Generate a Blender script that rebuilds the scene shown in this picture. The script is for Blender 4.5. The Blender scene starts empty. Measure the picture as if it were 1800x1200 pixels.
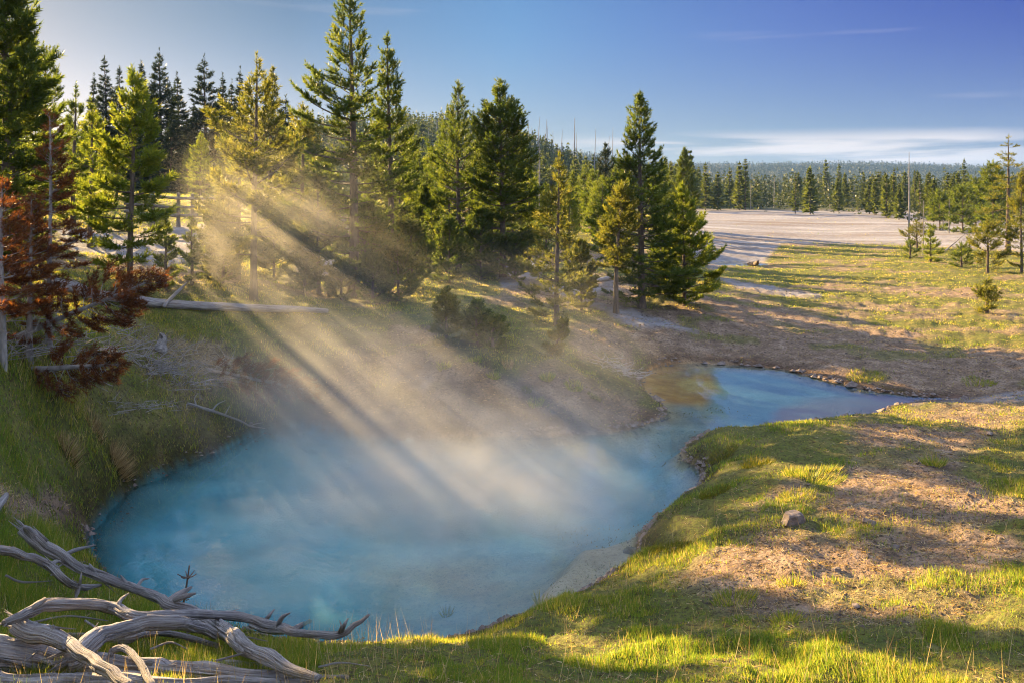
import bpy, math, random
import numpy as np
from math import radians, sin, cos, pi, atan2, sqrt

random.seed(7)
RNG = np.random.default_rng(7)
SC = bpy.context.scene
COL = SC.collection
F = 1498.0; CX = 900.0; HY = 330.0; CAMZ = 4.0      # photograph units: 1800 x 1200 pixels

# ------------------------------------------------------------------ noise
def _hash(ix, iy, iz, seed):
    h = (ix * 374761393 + iy * 668265263 + iz * 1274126177 + seed * 362437) & 0xFFFFFFFF
    h = ((h ^ (h >> 13)) * 1274126177) & 0xFFFFFFFF
    h = ((h ^ (h >> 16)) * 2246822519) & 0xFFFFFFFF
    return ((h ^ (h >> 15)) & 0xFFFFFF) / float(0xFFFFFF)

def vnoise(x, y, z=0.0, seed=0):
    x = np.asarray(x, float); y = np.asarray(y, float); z = np.broadcast_to(np.asarray(z, float), x.shape)
    ix = np.floor(x).astype(np.int64); iy = np.floor(y).astype(np.int64); iz = np.floor(z).astype(np.int64)
    fx = x - ix; fy = y - iy; fz = z - iz
    fx = fx * fx * (3 - 2 * fx); fy = fy * fy * (3 - 2 * fy); fz = fz * fz * (3 - 2 * fz)
    r = 0
    for dz in (0, 1):
        wz = fz if dz else 1 - fz
        for dy in (0, 1):
            wy = fy if dy else 1 - fy
            for dx in (0, 1):
                wx = fx if dx else 1 - fx
                r = r + _hash(ix + dx, iy + dy, iz + dz, seed) * wx * wy * wz
    return r * 2 - 1

def fbm(x, y, z=0.0, octv=4, seed=0):
    r = 0; a = .5; s = 1.0
    for o in range(octv):
        r = r + a * vnoise(x * s, y * s, z * s if np.ndim(z) else z * s, seed + o * 17)
        a *= .5; s *= 2.03
    return r

def sstep(a, b, x):
    t = np.clip((x - a) / (b - a), 0, 1)
    return t * t * (3 - 2 * t)

# ------------------------------------------------------------------ polygons
def sdist(px, py, poly):
    """signed distance to a polygon, positive outside"""
    P = np.asarray(poly, float); n = len(P)
    d = np.full(px.shape, 1e18); ins = np.zeros(px.shape, bool)
    for i in range(n):
        ax, ay = P[i]; bx, by = P[(i + 1) % n]
        ex, ey = bx - ax, by - ay
        wx, wy = px - ax, py - ay
        t = np.clip((wx * ex + wy * ey) / (ex * ex + ey * ey + 1e-12), 0, 1)
        d = np.minimum(d, (wx - ex * t) ** 2 + (wy - ey * t) ** 2)
        c = ((ay > py) != (by > py)) & (px < (bx - ax) * (py - ay) / (by - ay + 1e-12) + ax)
        ins ^= c
    d = np.sqrt(d)
    return np.where(ins, -d, d)

def smooth_poly(poly, it=2):
    for _ in range(it):
        q = []
        for i in range(len(poly)):
            a = poly[i]; b = poly[(i + 1) % len(poly)]
            q += [(a[0] * .75 + b[0] * .25, a[1] * .75 + b[1] * .25), (a[0] * .25 + b[0] * .75, a[1] * .25 + b[1] * .75)]
        poly = q
    return poly

def ray0(px, py, z=0.0):
    Y = F * (CAMZ - z) / (py - HY)
    return ((px - CX) * Y / F, Y)

POOL_PX = [(150, 960), (165, 925), (200, 885), (250, 850), (310, 825), (360, 805), (420, 775), (470, 752), (540, 742),
           (640, 765), (720, 772), (800, 766), (900, 764), (1000, 765), (1090, 758), (1140, 742), (1176, 726),
           (1162, 706), (1132, 690), (1124, 662), (1150, 642), (1200, 636), (1290, 641), (1370, 647), (1450, 668),
           (1530, 686), (1590, 694), (1640, 697), (1690, 698), (1690, 702), (1640, 703), (1600, 706), (1560, 716),
           (1545, 728), (1480, 736), (1400, 744), (1340, 758), (1250, 759), (1212, 775), (1196, 802), (1242, 832),
           (1230, 860), (1190, 890), (1150, 920), (1116, 948), (1120, 978), (1132, 990), (1090, 1010), (1040, 1032),
           (980, 1060), (900, 1090), (830, 1115), (740, 1128), (600, 1128), (480, 1118), (380, 1095), (300, 1065), (220, 1030), (175, 1000)]
PUD_PX = [(1236, 468), (1262, 462), (1310, 460), (1352, 462), (1350, 468), (1310, 470), (1262, 471)]
SHELF = [(1160, 1000), (1150, 925), (1085, 915), (1020, 918), (985, 945), (945, 990), (895, 1040), (835, 1080), (790, 1130), (980, 1130)]
POOL = smooth_poly([ray0(*p) for p in POOL_PX], 1)
PUD = smooth_poly([ray0(*p) for p in PUD_PX], 1)

# ------------------------------------------------------------------ terrain height
CTRL = [(0, 1200, 1.3), (450, 1200, 1.25), (900, 1200, 1.2), (1350, 1200, 1.25), (1800, 1200, 1.4), (300, 1120, 1.05), (620, 1130, .95),
        (800, 1120, .78), (1000, 1085, .42), (900, 1105, .55), (1150, 1050, .52), (1140, 1000, .42), (1300, 1000, .72), (1500, 1000, .88), (1800, 1000, 1.1),
        (1200, 930, .4), (1300, 850, .55), (1500, 850, .72), (1800, 850, .8), (1400, 780, .5), (1300, 790, .35), (1600, 765, .4), (1800, 755, .35),
        (1700, 720, .12), (1600, 675, .15), (1800, 670, .25), (1480, 640, .25), (1300, 620, .2),
        (0, 1000, 1.35), (60, 900, 1.3), (0, 800, 1.75), (130, 800, 1.15), (250, 780, .85), (0, 680, 2.2), (180, 650, 1.85), (330, 680, 1.2), (390, 720, .6),
        (420, 600, 1.5), (100, 520, 2.25), (300, 535, 1.9), (520, 560, 1.45), (228, 500, 2.05), (455, 530, 1.65), (620, 560, 1.2),
        (320, 395, 2.6), (150, 420, 2.5), (500, 450, 2.0), (650, 430, 1.7), (900, 470, 1.0), (1090, 490, .8), (1000, 385, 1.5), (800, 385, 1.8),
        (700, 700, .5), (850, 640, .9), (1000, 640, .7), (1080, 690, .3), (900, 720, .4), (560, 630, 1.0), (750, 580, 1.1), (950, 560, .9), (600, 720, .4),
        (1230, 540, .6), (1400, 560, .4), (1800, 600, .5), (1500, 500, .35), (1340, 475, .2), (1300, 455, .2), (1250, 378, .6), (1600, 405, .45), (1800, 430, .55), (1700, 465, .45), (1400, 430, .4),
        (500, 362, 3.2), (100, 385, 3.0), (-600, 700, 3.2), (-600, 450, 3.4), (-500, 1200, 1.9), (2500, 1200, 1.7), (2500, 800, 1.0), (2500, 550, .8), (2500, 420, .7), (-600, 380, 3.4),
        (1100, 365, .9), (1800, 360, .6), (700, 362, 2.4)]
def _ab(X, Y):
    return 2.2 * X / (Y + 3.0), np.log(Y + 3.0)
_C = np.array([(ray0(px, py, z)[0], ray0(px, py, z)[1], z) for px, py, z in CTRL] +
              [(-4, -1.5, 1.6), (0, -1.5, 1.5), (4, -1.5, 1.7), (0, 1.5, 1.35), (-3, 1.5, 1.5), (3, 1.5, 1.5)])
_ca, _cb = _ab(_C[:, 0], _C[:, 1])
def _k(r2):
    return r2 * np.log(r2 + 1e-9) * .5
_n = len(_C)
_A = np.zeros((_n + 3, _n + 3))
_A[:_n, :_n] = _k((_ca[:, None] - _ca[None]) ** 2 + (_cb[:, None] - _cb[None]) ** 2) + np.eye(_n) * .004
_A[:_n, _n] = 1; _A[:_n, _n + 1] = _ca; _A[:_n, _n + 2] = _cb
_A[_n:, :_n] = _A[:_n, _n:].T
_W = np.linalg.solve(_A, np.concatenate([_C[:, 2], np.zeros(3)]))

def hbase(X, Y):
    a, b = _ab(X, np.maximum(Y, -2.0))
    z = _W[_n] + _W[_n + 1] * a + _W[_n + 2] * b
    for i in range(_n):
        z = z + _W[i] * _k((a - _ca[i]) ** 2 + (b - _cb[i]) ** 2)
    z = np.clip(z, .10, 4.2)
    # the far country: a plain that sinks, a near wooded hill, a far ridge
    u = X / np.maximum(Y, 5.0) * F + CX
    plain = .5 - 9.5 * sstep(140, 320, Y)
    # the near hill is round and stands left of centre
    hill = 32 * sstep(150, 310, Y) * sstep(1215, 820, u) * (1 - .55 * sstep(800, -600, u)) * (1 + .05 * vnoise(X * .02, Y * .02))
    ridge = sstep(620, 1350, Y) * (39 + 5 * vnoise(u * .004, Y * .0006, 3.3) - 3 * sstep(1500, 1800, u))
    far = plain + hill + ridge
    w = sstep(95, 150, Y)
    return z * (1 - w) + far * w

def surf_noise(X, Y):
    near = 1 - sstep(25, 90, Y)
    pen = sstep(11.5, 13, Y) * sstep(20, 17, Y) * sstep(-5, -3.5, X) * sstep(4, 2.5, X)
    n = (.07 + .16 * pen) * fbm(X * 1.1 + 3 * pen, Y * 1.1, 0, 3, 5) + .10 * pen * np.abs(fbm(X * 2.6, Y * 2.6, 0, 3, 15)) + .075 * fbm(X * 3.7, Y * 3.7, 0, 3, 9) + .026 * fbm(X * 15., Y * 15., 0, 2, 12)
    return n * near + (.25 * fbm(X * .12, Y * .12, 0, 3, 31)) * sstep(25, 80, Y)

def height(X, Y, detail=True):
    X = np.asarray(X, float); Y = np.asarray(Y, float)
    h = hbase(X, Y)
    u = CX + X / np.maximum(Y, .5) * F
    near = (Y < 34) & (Y > 3)
    out = h + (surf_noise(X, Y) if detail else 0)
    out = np.maximum(out, .07)
    if np.any(near):
        xs = X[near]; ys = Y[near]
        d = sdist(xs, ys, POOL) + .10 * fbm(xs * 2.3, ys * 2.3, 0, 4, 44) + .03 * fbm(xs * 11, ys * 11, 0, 2, 45)
        hh = out[near]
        w = .22 + .55 * sstep(700, 350, u[near]) + .5 * sstep(1000, 800, u[near]) * sstep(9.5, 8.5, ys) + .35 * sstep(12, 15, ys)
        bank = hh * (1 - np.exp(-np.maximum(d, 0) / w)) + .02
        dep = np.maximum(-d, 0)
        floor = -.06 - np.where(ys > 14.3, .08 * (1 - np.exp(-dep / .8)), .95 * (1 - np.exp(-dep / 1.1)))
        pxs = CX + xs / ys * F; pys = HY + CAMZ / ys * F
        shf = 1 - sstep(-45, 25, sdist(pxs + 14 * fbm(xs * 1.5, ys * 1.5, 0, 3, 46), pys + 10 * fbm(xs * 1.5, ys * 1.5, 4, 3, 47), SHELF))
        floor = floor * (1 - shf) + shf * np.maximum(floor, -.08)
        floor = np.where(d < 0, floor * sstep(0, .08, -d), 0)
        out[near] = np.where(d > 0, bank, floor + .02 * sstep(.05, 0, dep))
    far = (Y >= 34) & (Y < 60)
    if np.any(far):
        xs = X[far]; ys = Y[far]
        d = sdist(xs, ys, PUD)
        hh = out[far]
        out[far] = np.where(d > 0, hh * (1 - np.exp(-np.maximum(d, 0) / .8)) + .01, -.12 * sstep(0, .4, -d))
    return out

def hz(x, y):
    return float(height(np.array([x]), np.array([y]))[0])

def gp(px, py, lift=0.0, y0=3.2, y1=400.0):
    """first point along the photograph's sight line that lies `lift` above the ground"""
    Y = np.geomspace(y0, y1, 900)
    X = (px - CX) * Y / F; Z = CAMZ - (py - HY) * Y / F
    g = height(X, Y, False) + lift
    k = np.nonzero(Z <= g)[0]
    if len(k) == 0:
        i = len(Y) - 1
        return X[i], Y[i], float(g[i])
    i = k[0]
    if i == 0:
        return X[0], Y[0], float(Z[0])
    a = (Z[i - 1] - g[i - 1]); b = (g[i] - Z[i]); t = a / (a + b + 1e-9)
    y = Y[i - 1] + t * (Y[i] - Y[i - 1])
    return (px - CX) * y / F, y, CAMZ - (py - HY) * y / F

def at(px, py, Y):
    return ((px - CX) * Y / F, Y, CAMZ - (py - HY) * Y / F)

# ------------------------------------------------------------------ ground cover zones (where soil, sinter and grass lie)
def pmask(px, py, poly, feather):
    return 1 - sstep(-feather, feather, sdist(px, py, poly))

SOIL = [([(1190, 1015), (1340, 935), (1480, 950), (1600, 920), (1840, 930), (1860, 970), (1650, 1080), (1400, 1105), (1260, 1065)], 30),
        ([(1440, 905), (1480, 800), (1520, 748), (1700, 742), (1790, 752), (1690, 800), (1740, 870), (1850, 900), (1850, 925), (1500, 935)], 22),
        ([(1310, 880), (1400, 845), (1450, 880), (1330, 905)], 12),
        ([(1220, 528), (1290, 512), (1480, 566), (1850, 628), (1850, 695), (1560, 690), (1460, 668), (1370, 646), (1200, 634), (1110, 600), (1060, 562)], 12),
        ([(740, 610), (860, 635), (900, 690), (1000, 715), (1178, 718), (1080, 766), (850, 772), (600, 775), (530, 730), (480, 700), (540, 640), (650, 600)], 22),
        ([(-20, 650), (120, 690), (200, 700), (380, 688), (430, 735), (300, 742), (100, 735), (-20, 760)], 18),
        ([(872, 652), (960, 640), (1050, 672), (1120, 690), (1176, 720), (1080, 768), (900, 768)], 18),
        ([(1000, 575), (1060, 560), (1120, 600), (1110, 640), (1020, 620)], 14),
        ([(690, 560), (780, 575), (760, 610), (680, 600)], 14),
        ([(900, 490), (1120, 498), (1130, 545), (1000, 545), (880, 520)], 12),
        ([(1450, 495), (1800, 520), (1800, 532), (1600, 520), (1450, 508)], 6),
        ([(900, 440), (1180, 440), (1180, 470), (900, 460)], 8),
        ([(90, 452), (250, 455), (420, 480), (400, 496), (200, 478), (90, 470)], 6)]
PALE = [([(1200, 368), (1600, 372), (1900, 400), (1900, 447), (1690, 436), (1560, 428), (1372, 428), (1345, 456), (1250, 474), (1215, 450)], 5),
        ([(1590, 694), (1700, 690), (1860, 684), (1860, 700), (1700, 706), (1600, 705)], 4),
        ([(100, 404), (230, 412), (300, 398), (375, 395), (375, 446), (290, 470), (120, 440)], 5),
        ([(930, 700), (1010, 718), (1085, 738), (1010, 750), (925, 728)], 6),
        ([(700, 645), (765, 662), (740, 682), (690, 662)], 5),
        ([(1010, 530), (1120, 548), (1230, 585), (1120, 572)], 5),
        ([(876, 456), (965, 458), (960, 472), (930, 500), (880, 506)], 5),
        ([(1258, 488), (1330, 500), (1450, 522), (1440, 528), (1300, 508)], 4),
        ([(520, 455), (600, 462), (600, 490), (520, 485)], 5),
        ([(560, 400), (760, 400), (760, 415), (560, 412)], 4),
        ([(960, 500), (1080, 492), (1090, 510), (970, 524)], 6)]

def zones(X, Y):
    X = np.asarray(X, float); Y = np.asarray(Y, float)
    Z = hbase(X, Y)
    Yc = np.maximum(Y, 1.0)
    jx = 26 * fbm(X * .9, Y * .9, 1.0, 4, 71) / np.maximum(Yc / 8, .6)
    jy = 22 * fbm(X * .9, Y * .9, 7.0, 4, 72) / np.maximum(Yc / 8, .6)
    px = CX + X / Yc * F + jx; py = HY + (CAMZ - Z) / Yc * F + jy
    soil = np.zeros(X.shape); pale = np.zeros(X.shape)
    m = (Y > 2) & (Y < 170) & (np.abs(X / Yc) < 1.1)
    for p, f in SOIL:
        soil[m] = np.maximum(soil[m], pmask(px[m], py[m], p, f))
    for p, f in PALE:
        pale[m] = np.maximum(pale[m], pmask(px[m], py[m], p, f))
    patch = fbm(X * .55 + 9, Y * .55, 0, 4, 91)
    soil = np.clip(soil + sstep(.12, .34, patch) * .75 * sstep(10, 16, Y), 0, 1)
    soil = np.clip(soil - sstep(.16, .36, fbm(X * 1.1, Y * 1.1, 4, 3, 55)) * .6, 0, 1)
    grass = np.clip(1 - soil - pale, 0, 1)
    return grass, pale, soil

# ------------------------------------------------------------------ materials
class NT:
    def __init__(s, name):
        s.m = bpy.data.materials.new(name); s.m.use_nodes = True
        s.t = s.m.node_tree; s.t.nodes.clear()
        s.out = s.t.nodes.new('ShaderNodeOutputMaterial')
    def n(s, typ, **kw):
        nd = s.t.nodes.new('ShaderNode' + typ)
        for k, v in kw.items():
            if hasattr(nd, k):
                try:
                    setattr(nd, k, v); continue
                except Exception:
                    pass
            s.set(nd.inputs[k.replace('__', ' ')], v)
        return nd
    def set(s, inp, v):
        if isinstance(v, bpy.types.NodeSocket): s.t.links.new(v, inp)
        elif isinstance(v, (tuple, list)) and len(v) == 3 and inp.type == 'RGBA': inp.default_value = (*v, 1)
        else: inp.default_value = v
    def attr(s, name):
        return s.n('Attribute', attribute_name=name).outputs['Fac']
    def pos(s):
        return s.n('NewGeometry').outputs['Position']
    def noise(s, vec, scale, detail=4, rough=.55, out='Fac'):
        nd = s.n('TexNoise'); s.set(nd.inputs['Vector'], vec); nd.inputs['Scale'].default_value = scale
        nd.inputs['Detail'].default_value = detail; nd.inputs['Roughness'].default_value = rough
        return nd.outputs[out]
    def ramp(s, fac, stops):
        nd = s.n('ValToRGB'); s.set(nd.inputs[0], fac)
        e = nd.color_ramp.elements
        while len(e) < len(stops): e.new(.5)
        for i, (p, c) in enumerate(stops):
            e[i].position = p; e[i].color = (*c, 1) if len(c) == 3 else c
        return nd.outputs[0]
    def mix(s, fac, a, b, blend='MIX'):
        nd = s.n('Mix'); nd.data_type = 'RGBA'; nd.blend_type = blend
        s.set(nd.inputs[0], fac); s.set(nd.inputs[6], a); s.set(nd.inputs[7], b)
        return nd.outputs[2]
    def math(s, op, a, b=0.0, clamp=False):
        nd = s.n('Math'); nd.operation = op; nd.use_clamp = clamp
        s.set(nd.inputs[0], a); s.set(nd.inputs[1], b)
        return nd.outputs[0]
    def scale(s, vec, v):
        nd = s.n('VectorMath'); nd.operation = 'MULTIPLY'; s.set(nd.inputs[0], vec); nd.inputs[1].default_value = v
        return nd.outputs[0]
    def bump(s, h, strength=.5, dist=.02):
        nd = s.n('Bump'); s.set(nd.inputs['Height'], h); nd.inputs['Strength'].default_value = strength; nd.inputs['Distance'].default_value = dist
        return nd.outputs[0]
    def shade(s, sh):
        s.t.links.new(sh, s.out.inputs['Surface']); return s.m

def leaf_mat(name, stops, trans=.45, tboost=1.5, rough=.5, spec=.25):
    t = NT(name)
    col = t.ramp(t.attr('tint'), stops)
    d = t.n('BsdfPrincipled', Base__Color=col, Roughness=rough); d.inputs['Specular IOR Level'].default_value = spec
    tc = t.mix(1.0, col, (tboost, tboost * .93, tboost * .55), 'MULTIPLY')
    tr = t.n('BsdfTranslucent', Color=tc)
    mx = t.n('MixShader'); t.set(mx.inputs[0], trans); t.t.links.new(d.outputs[0], mx.inputs[1]); t.t.links.new(tr.outputs[0], mx.inputs[2])
    return t.shade(mx.outputs[0])

M = {}
M['needle'] = leaf_mat('pine_needles', [(0, (.034, .058, .013)), (.55, (.075, .105, .018)), (1, (.125, .142, .024))], .5, 2.3)
M['needle_bright'] = leaf_mat('young_pine_needles', [(0, (.06, .095, .015)), (.5, (.12, .155, .02)), (1, (.19, .20, .028))], .5, 2.4)
M['needle_olive'] = leaf_mat('olive_pine_needles', [(0, (.05, .065, .016)), (.5, (.105, .115, .022)), (1, (.165, .155, .03))], .5, 2.3)
M['spruce'] = leaf_mat('spruce_needles', [(0, (.016, .03, .018)), (1, (.045, .062, .024))], .3, 1.4)
M['needle_red'] = leaf_mat('dead_red_needles', [(0, (.05, .018, .010)), (.5, (.14, .05, .018)), (1, (.26, .105, .035))], .45, 1.8)
M['far_leaf'] = leaf_mat('forest_needles', [(0, (.04, .058, .016)), (.5, (.075, .1, .02)), (1, (.12, .14, .026))], .4, 1.9)
M['far_mass'] = leaf_mat('distant_forest_needles', [(0, (.016, .027, .013)), (.5, (.04, .056, .015)), (1, (.095, .115, .02))], .25, 1.5)
M['grass'] = leaf_mat('grass_blades', [(0, (.095, .18, .03)), (.4, (.18, .245, .035)), (.72, (.32, .29, .045)), (1, (.52, .40, .19))], .5, 1.8, .45)
M['straw'] = leaf_mat('dry_straw', [(0, (.07, .045, .025)), (.5, (.36, .24, .11)), (1, (.66, .52, .32))], .35, 1.3)
M['herb'] = leaf_mat('moss_and_herbs', [(0, (.045, .075, .012)), (.6, (.14, .15, .018)), (1, (.26, .2, .02))], .4, 1.6)

def bark_mat(name, a, b, c, sc=1.0):
    t = NT(name)
    p = t.scale(t.pos(), (1, 1, .35))
    n1 = t.noise(p, 14 * sc, 6, .65)
    col = t.ramp(n1, [(.25, a), (.55, b), (.8, c)])
    d = t.n('BsdfPrincipled', Base__Color=col, Roughness=.9)
    t.set(d.inputs['Normal'], t.bump(n1, .8, .03))
    return t.shade(d.outputs[0])
M['bark'] = bark_mat('pine_bark', (.045, .035, .03), (.12, .085, .065), (.22, .17, .14))
M['bark_grey'] = bark_mat('grey_dead_bark', (.12, .105, .1), (.3, .27, .26), (.45, .42, .4))
M['rail_wood'] = bark_mat('weathered_rail_wood', (.09, .075, .07), (.2, .17, .15), (.33, .28, .25))

def driftwood():
    t = NT('bleached_driftwood')
    a = t.n('Attribute', attribute_name='grain').outputs['Vector']
    s1 = t.scale(a, (1.3, 13, 13))
    n1 = t.noise(s1, 3.2, 8, .7)
    n2 = t.noise(t.scale(a, (.7, 34, 34)), 2.4, 5, .6)
    n3 = t.noise(t.pos(), 2.2, 3)
    col = t.ramp(n1, [(.24, (.05, .04, .045)), (.42, (.30, .27, .28)), (.62, (.55, .52, .53)), (.85, (.76, .73, .71))])
    col = t.mix(t.math('MULTIPLY', t.ramp(n2, [(.2, (1, 1, 1)), (.4, (0, 0, 0))]), .85), col, (.035, .028, .028))
    col = t.mix(t.ramp(n3, [(.45, (0, 0, 0)), (.75, (.5, .5, .5))]), col, (.30, .22, .15))
    d = t.n('BsdfPrincipled', Base__Color=col, Roughness=.85); d.inputs['Specular IOR Level'].default_value = .2
    h = t.math('ADD', n1, t.math('MULTIPLY', n2, .9))
    t.set(d.inputs['Normal'], t.bump(h, .9, .03))
    return t.shade(d.outputs[0])
M['drift'] = driftwood()

def rock_mat():
    t = NT('grey_brown_rock')
    n = t.noise(t.pos(), 16, 8, .65)
    col = t.ramp(n, [(.3, (.08, .06, .055)), (.55, (.2, .155, .14)), (.8, (.36, .29, .26))])
    d = t.n('BsdfPrincipled', Base__Color=col, Roughness=.9)
    t.set(d.inputs['Normal'], t.bump(n, .8, .03))
    return t.shade(d.outputs[0])
M['rock'] = rock_mat()

def clod_mat():
    t = NT('dark_earth_clods')
    col = t.ramp(t.noise(t.pos(), 9, 4), [(.3, (.035, .026, .024)), (.55, (.10, .07, .055)), (.8, (.26, .19, .15))])
    return t.shade(t.n('BsdfPrincipled', Base__Color=col, Roughness=.95).outputs[0])
M['clod'] = clod_mat()

def ground_mat():
    t = NT('earth_sinter_and_turf')
    p = t.pos()
    n_big = t.noise(p, .5, 5); n_mid = t.noise(p, 3.2, 6, .6); n_f = t.noise(p, 24, 5, .65); n_ff = t.noise(p, 85, 3, .6)
    soil = t.ramp(n_mid, [(.28, (.13, .085, .06)), (.5, (.27, .185, .13)), (.72, (.42, .31, .23))])
    soil = t.mix(t.ramp(n_f, [(.36, (1, 1, 1)), (.52, (0, 0, 0))]), soil, (.085, .06, .045))
    soil = t.mix(t.ramp(n_ff, [(.58, (0, 0, 0)), (.75, (.7, .7, .7))]), soil, (.5, .38, .27))
    pale = t.ramp(n_mid, [(.25, (.15, .145, .16)), (.5, (.25, .25, .28)), (.75, (.35, .35, .39))])
    pale = t.mix(t.ramp(n_f, [(.36, (.6, .6, .6)), (.5, (0, 0, 0))]), pale, (.25, .17, .12))
    stk = t.noise(t.scale(p, (.05, .42, 1)), 1.0, 5, .6)
    pale = t.mix(t.ramp(stk, [(.5, (0, 0, 0)), (.62, (.75, .75, .75))]), pale, (.17, .125, .10))
    pale = t.mix(t.ramp(stk, [(.34, (.5, .5, .5)), (.44, (0, 0, 0))]), pale, (.46, .46, .50))
    turf = t.ramp(n_mid, [(.3, (.075, .095, .02)), (.5, (.14, .15, .03)), (.72, (.24, .20, .06))])
    turf = t.mix(t.ramp(n_f, [(.36, (.9, .9, .9)), (.54, (0, 0, 0))]), turf, (.06, .042, .022))
    col = t.mix(t.attr('grassy'), soil, turf)
    col = t.mix(t.attr('pale'), col, pale)
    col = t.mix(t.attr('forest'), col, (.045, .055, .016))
    # pool bottom: tan sinter shelf, turquoise depths, orange microbe mat in the far shallows
    shelf = t.ramp(n_mid, [(.3, (.40, .29, .17)), (.55, (.58, .44, .27)), (.8, (.68, .55, .37))])
    shelf = t.mix(t.ramp(n_f, [(.36, (.7, .7, .7)), (.46, (0, 0, 0))]), shelf, (.22, .16, .1))
    deep = t.ramp(n_big, [(.3, (.02, .24, .42)), (.52, (.06, .42, .56)), (.78, (.27, .57, .60))])
    fl = t.mix(t.attr('deep'), shelf, deep)
    matc = t.ramp(n_mid, [(.3, (.62, .22, .03)), (.6, (.9, .42, .08)), (.8, (.8, .5, .22))])
    fl = t.mix(t.attr('orange'), fl, matc)
    fl = t.mix(t.attr('pink'), fl, (.55, .32, .26))
    col = t.mix(t.attr('bed'), col, fl)
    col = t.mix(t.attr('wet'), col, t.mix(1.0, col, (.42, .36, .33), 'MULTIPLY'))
    d = t.n('BsdfPrincipled', Base__Color=col, Roughness=.92); d.inputs['Specular IOR Level'].default_value = .2
    h = t.math('ADD', t.math('MULTIPLY', n_f, 1.0), t.math('MULTIPLY', n_ff, .35))
    t.set(d.inputs['Normal'], t.bump(h, .85, .05))
    return t.shade(d.outputs[0])
M['ground'] = ground_mat()

def water_mat(name, murk, tint, murk_col):
    t = NT(name)
    p = t.pos()
    murk = t.math('MULTIPLY', t.attr('murk'), murk)
    sw = t.noise(t.scale(p, (.55, 1.1, 1)), .9, 4, .6)
    murk = t.math('MULTIPLY', murk, t.ramp(sw, [(.3, (.35, .35, .35)), (.7, (1.25, 1.25, 1.25))]))
    w1 = t.noise(t.scale(p, (1.0, .35, 1)), 2.0, 3); w2 = t.noise(t.scale(p, (1, .5, 1)), 9, 3)
    h = t.math('ADD', w1, t.math('MULTIPLY', w2, .12))
    nb = t.bump(h, .2, .05)
    g = t.n('BsdfGlossy', Color=(1, 1, 1), Roughness=.035, Normal=nb)
    tr = t.n('BsdfTransparent', Color=tint)
    df = t.n('BsdfDiffuse', Color=murk_col)
    m1 = t.n('MixShader'); t.set(m1.inputs[0], murk); t.t.links.new(tr.outputs[0], m1.inputs[1]); t.t.links.new(df.outputs[0], m1.inputs[2])
    fr = t.n('Fresnel', IOR=1.40, Normal=nb)
    m2 = t.n('MixShader'); t.t.links.new(fr.outputs[0], m2.inputs[0]); t.t.links.new(m1.outputs[0], m2.inputs[1]); t.t.links.new(g.outputs[0], m2.inputs[2])
    return t.shade(m2.outputs[0])
M['water'] = water_mat('hot_spring_water', .28, (.90, .98, 1.0), (.24, .60, .68))
M['puddle'] = water_mat('shallow_puddle_water', .05, (.9, .95, 1.0), (.3, .35, .4))

# ------------------------------------------------------------------ mesh helpers
def tag(o, label=None, cat=None, group=None, kind=None):
    if label: o['label'] = label
    if cat: o['category'] = cat
    if group: o['group'] = group
    if kind: o['kind'] = kind
    return o

class MB:
    """collects points, triangles / quads, a float 'tint' and a 'grain' vector, then links ONE mesh object"""
    def __init__(s):
        s.V = []; s.T = []; s.Q = []; s.tint = []; s.grain = []; s.tm = []; s.qm = []; s.n = 0
    def add(s, V, T=None, Q=None, tint=.5, grain=None, mat=0):
        V = np.asarray(V, np.float32).reshape(-1, 3); k = len(V)
        s.V.append(V)
        s.tint.append(np.broadcast_to(np.asarray(tint, np.float32), (k,)))
        s.grain.append(np.zeros((k, 3), np.float32) if grain is None else np.asarray(grain, np.float32))
        if T is not None and len(T):
            s.T.append(np.asarray(T, np.int64) + s.n); s.tm.append(np.full(len(T), mat, np.int32))
        if Q is not None and len(Q):
            s.Q.append(np.asarray(Q, np.int64) + s.n); s.qm.append(np.full(len(Q), mat, np.int32))
        s.n += k
    def mesh(s, name, mats, smooth=False, grain=False):
        me = bpy.data.meshes.new(name)
        V = np.concatenate(s.V) if s.V else np.zeros((0, 3), np.float32)
        T = np.concatenate(s.T) if s.T else np.zeros((0, 3), np.int64)
        Q = np.concatenate(s.Q) if s.Q else np.zeros((0, 4), np.int64)
        me.vertices.add(len(V)); me.vertices.foreach_set('co', V.ravel())
        loops = np.concatenate([T.ravel(), Q.ravel()]).astype(np.int32)
        me.loops.add(len(loops)); me.loops.foreach_set('vertex_index', loops)
        nf = len(T) + len(Q)
        starts = np.concatenate([np.arange(len(T)) * 3, len(T) * 3 + np.arange(len(Q)) * 4]).astype(np.int32)
        me.polygons.add(nf); me.polygons.foreach_set('loop_start', starts)
        mi = np.concatenate([x for x in s.tm + s.qm]) if nf else np.zeros(0, np.int32)
        for m in (mats if isinstance(mats, (list, tuple)) else [mats]): me.materials.append(m)
        me.polygons.foreach_set('material_index', mi.astype(np.int32))
        me.polygons.foreach_set('use_smooth', np.full(nf, smooth))
        a = me.attributes.new('tint', 'FLOAT', 'POINT'); a.data.foreach_set('value', np.concatenate(s.tint).astype(np.float32))
        if grain:
            a = me.attributes.new('grain', 'FLOAT_VECTOR', 'POINT'); a.data.foreach_set('vector', np.concatenate(s.grain).astype(np.float32).ravel())
        me.update(calc_edges=True)
        return me
    def build(s, name, mats, parent=None, smooth=False, grain=False, loc=None):
        return link(name, s.mesh(name, mats, smooth, grain), parent, loc)

def link(name, me, parent=None, loc=None):
    o = bpy.data.objects.new(name, me); COL.objects.link(o)
    if parent: o.parent = parent
    if loc is not None: o.location = loc
    return o

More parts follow.
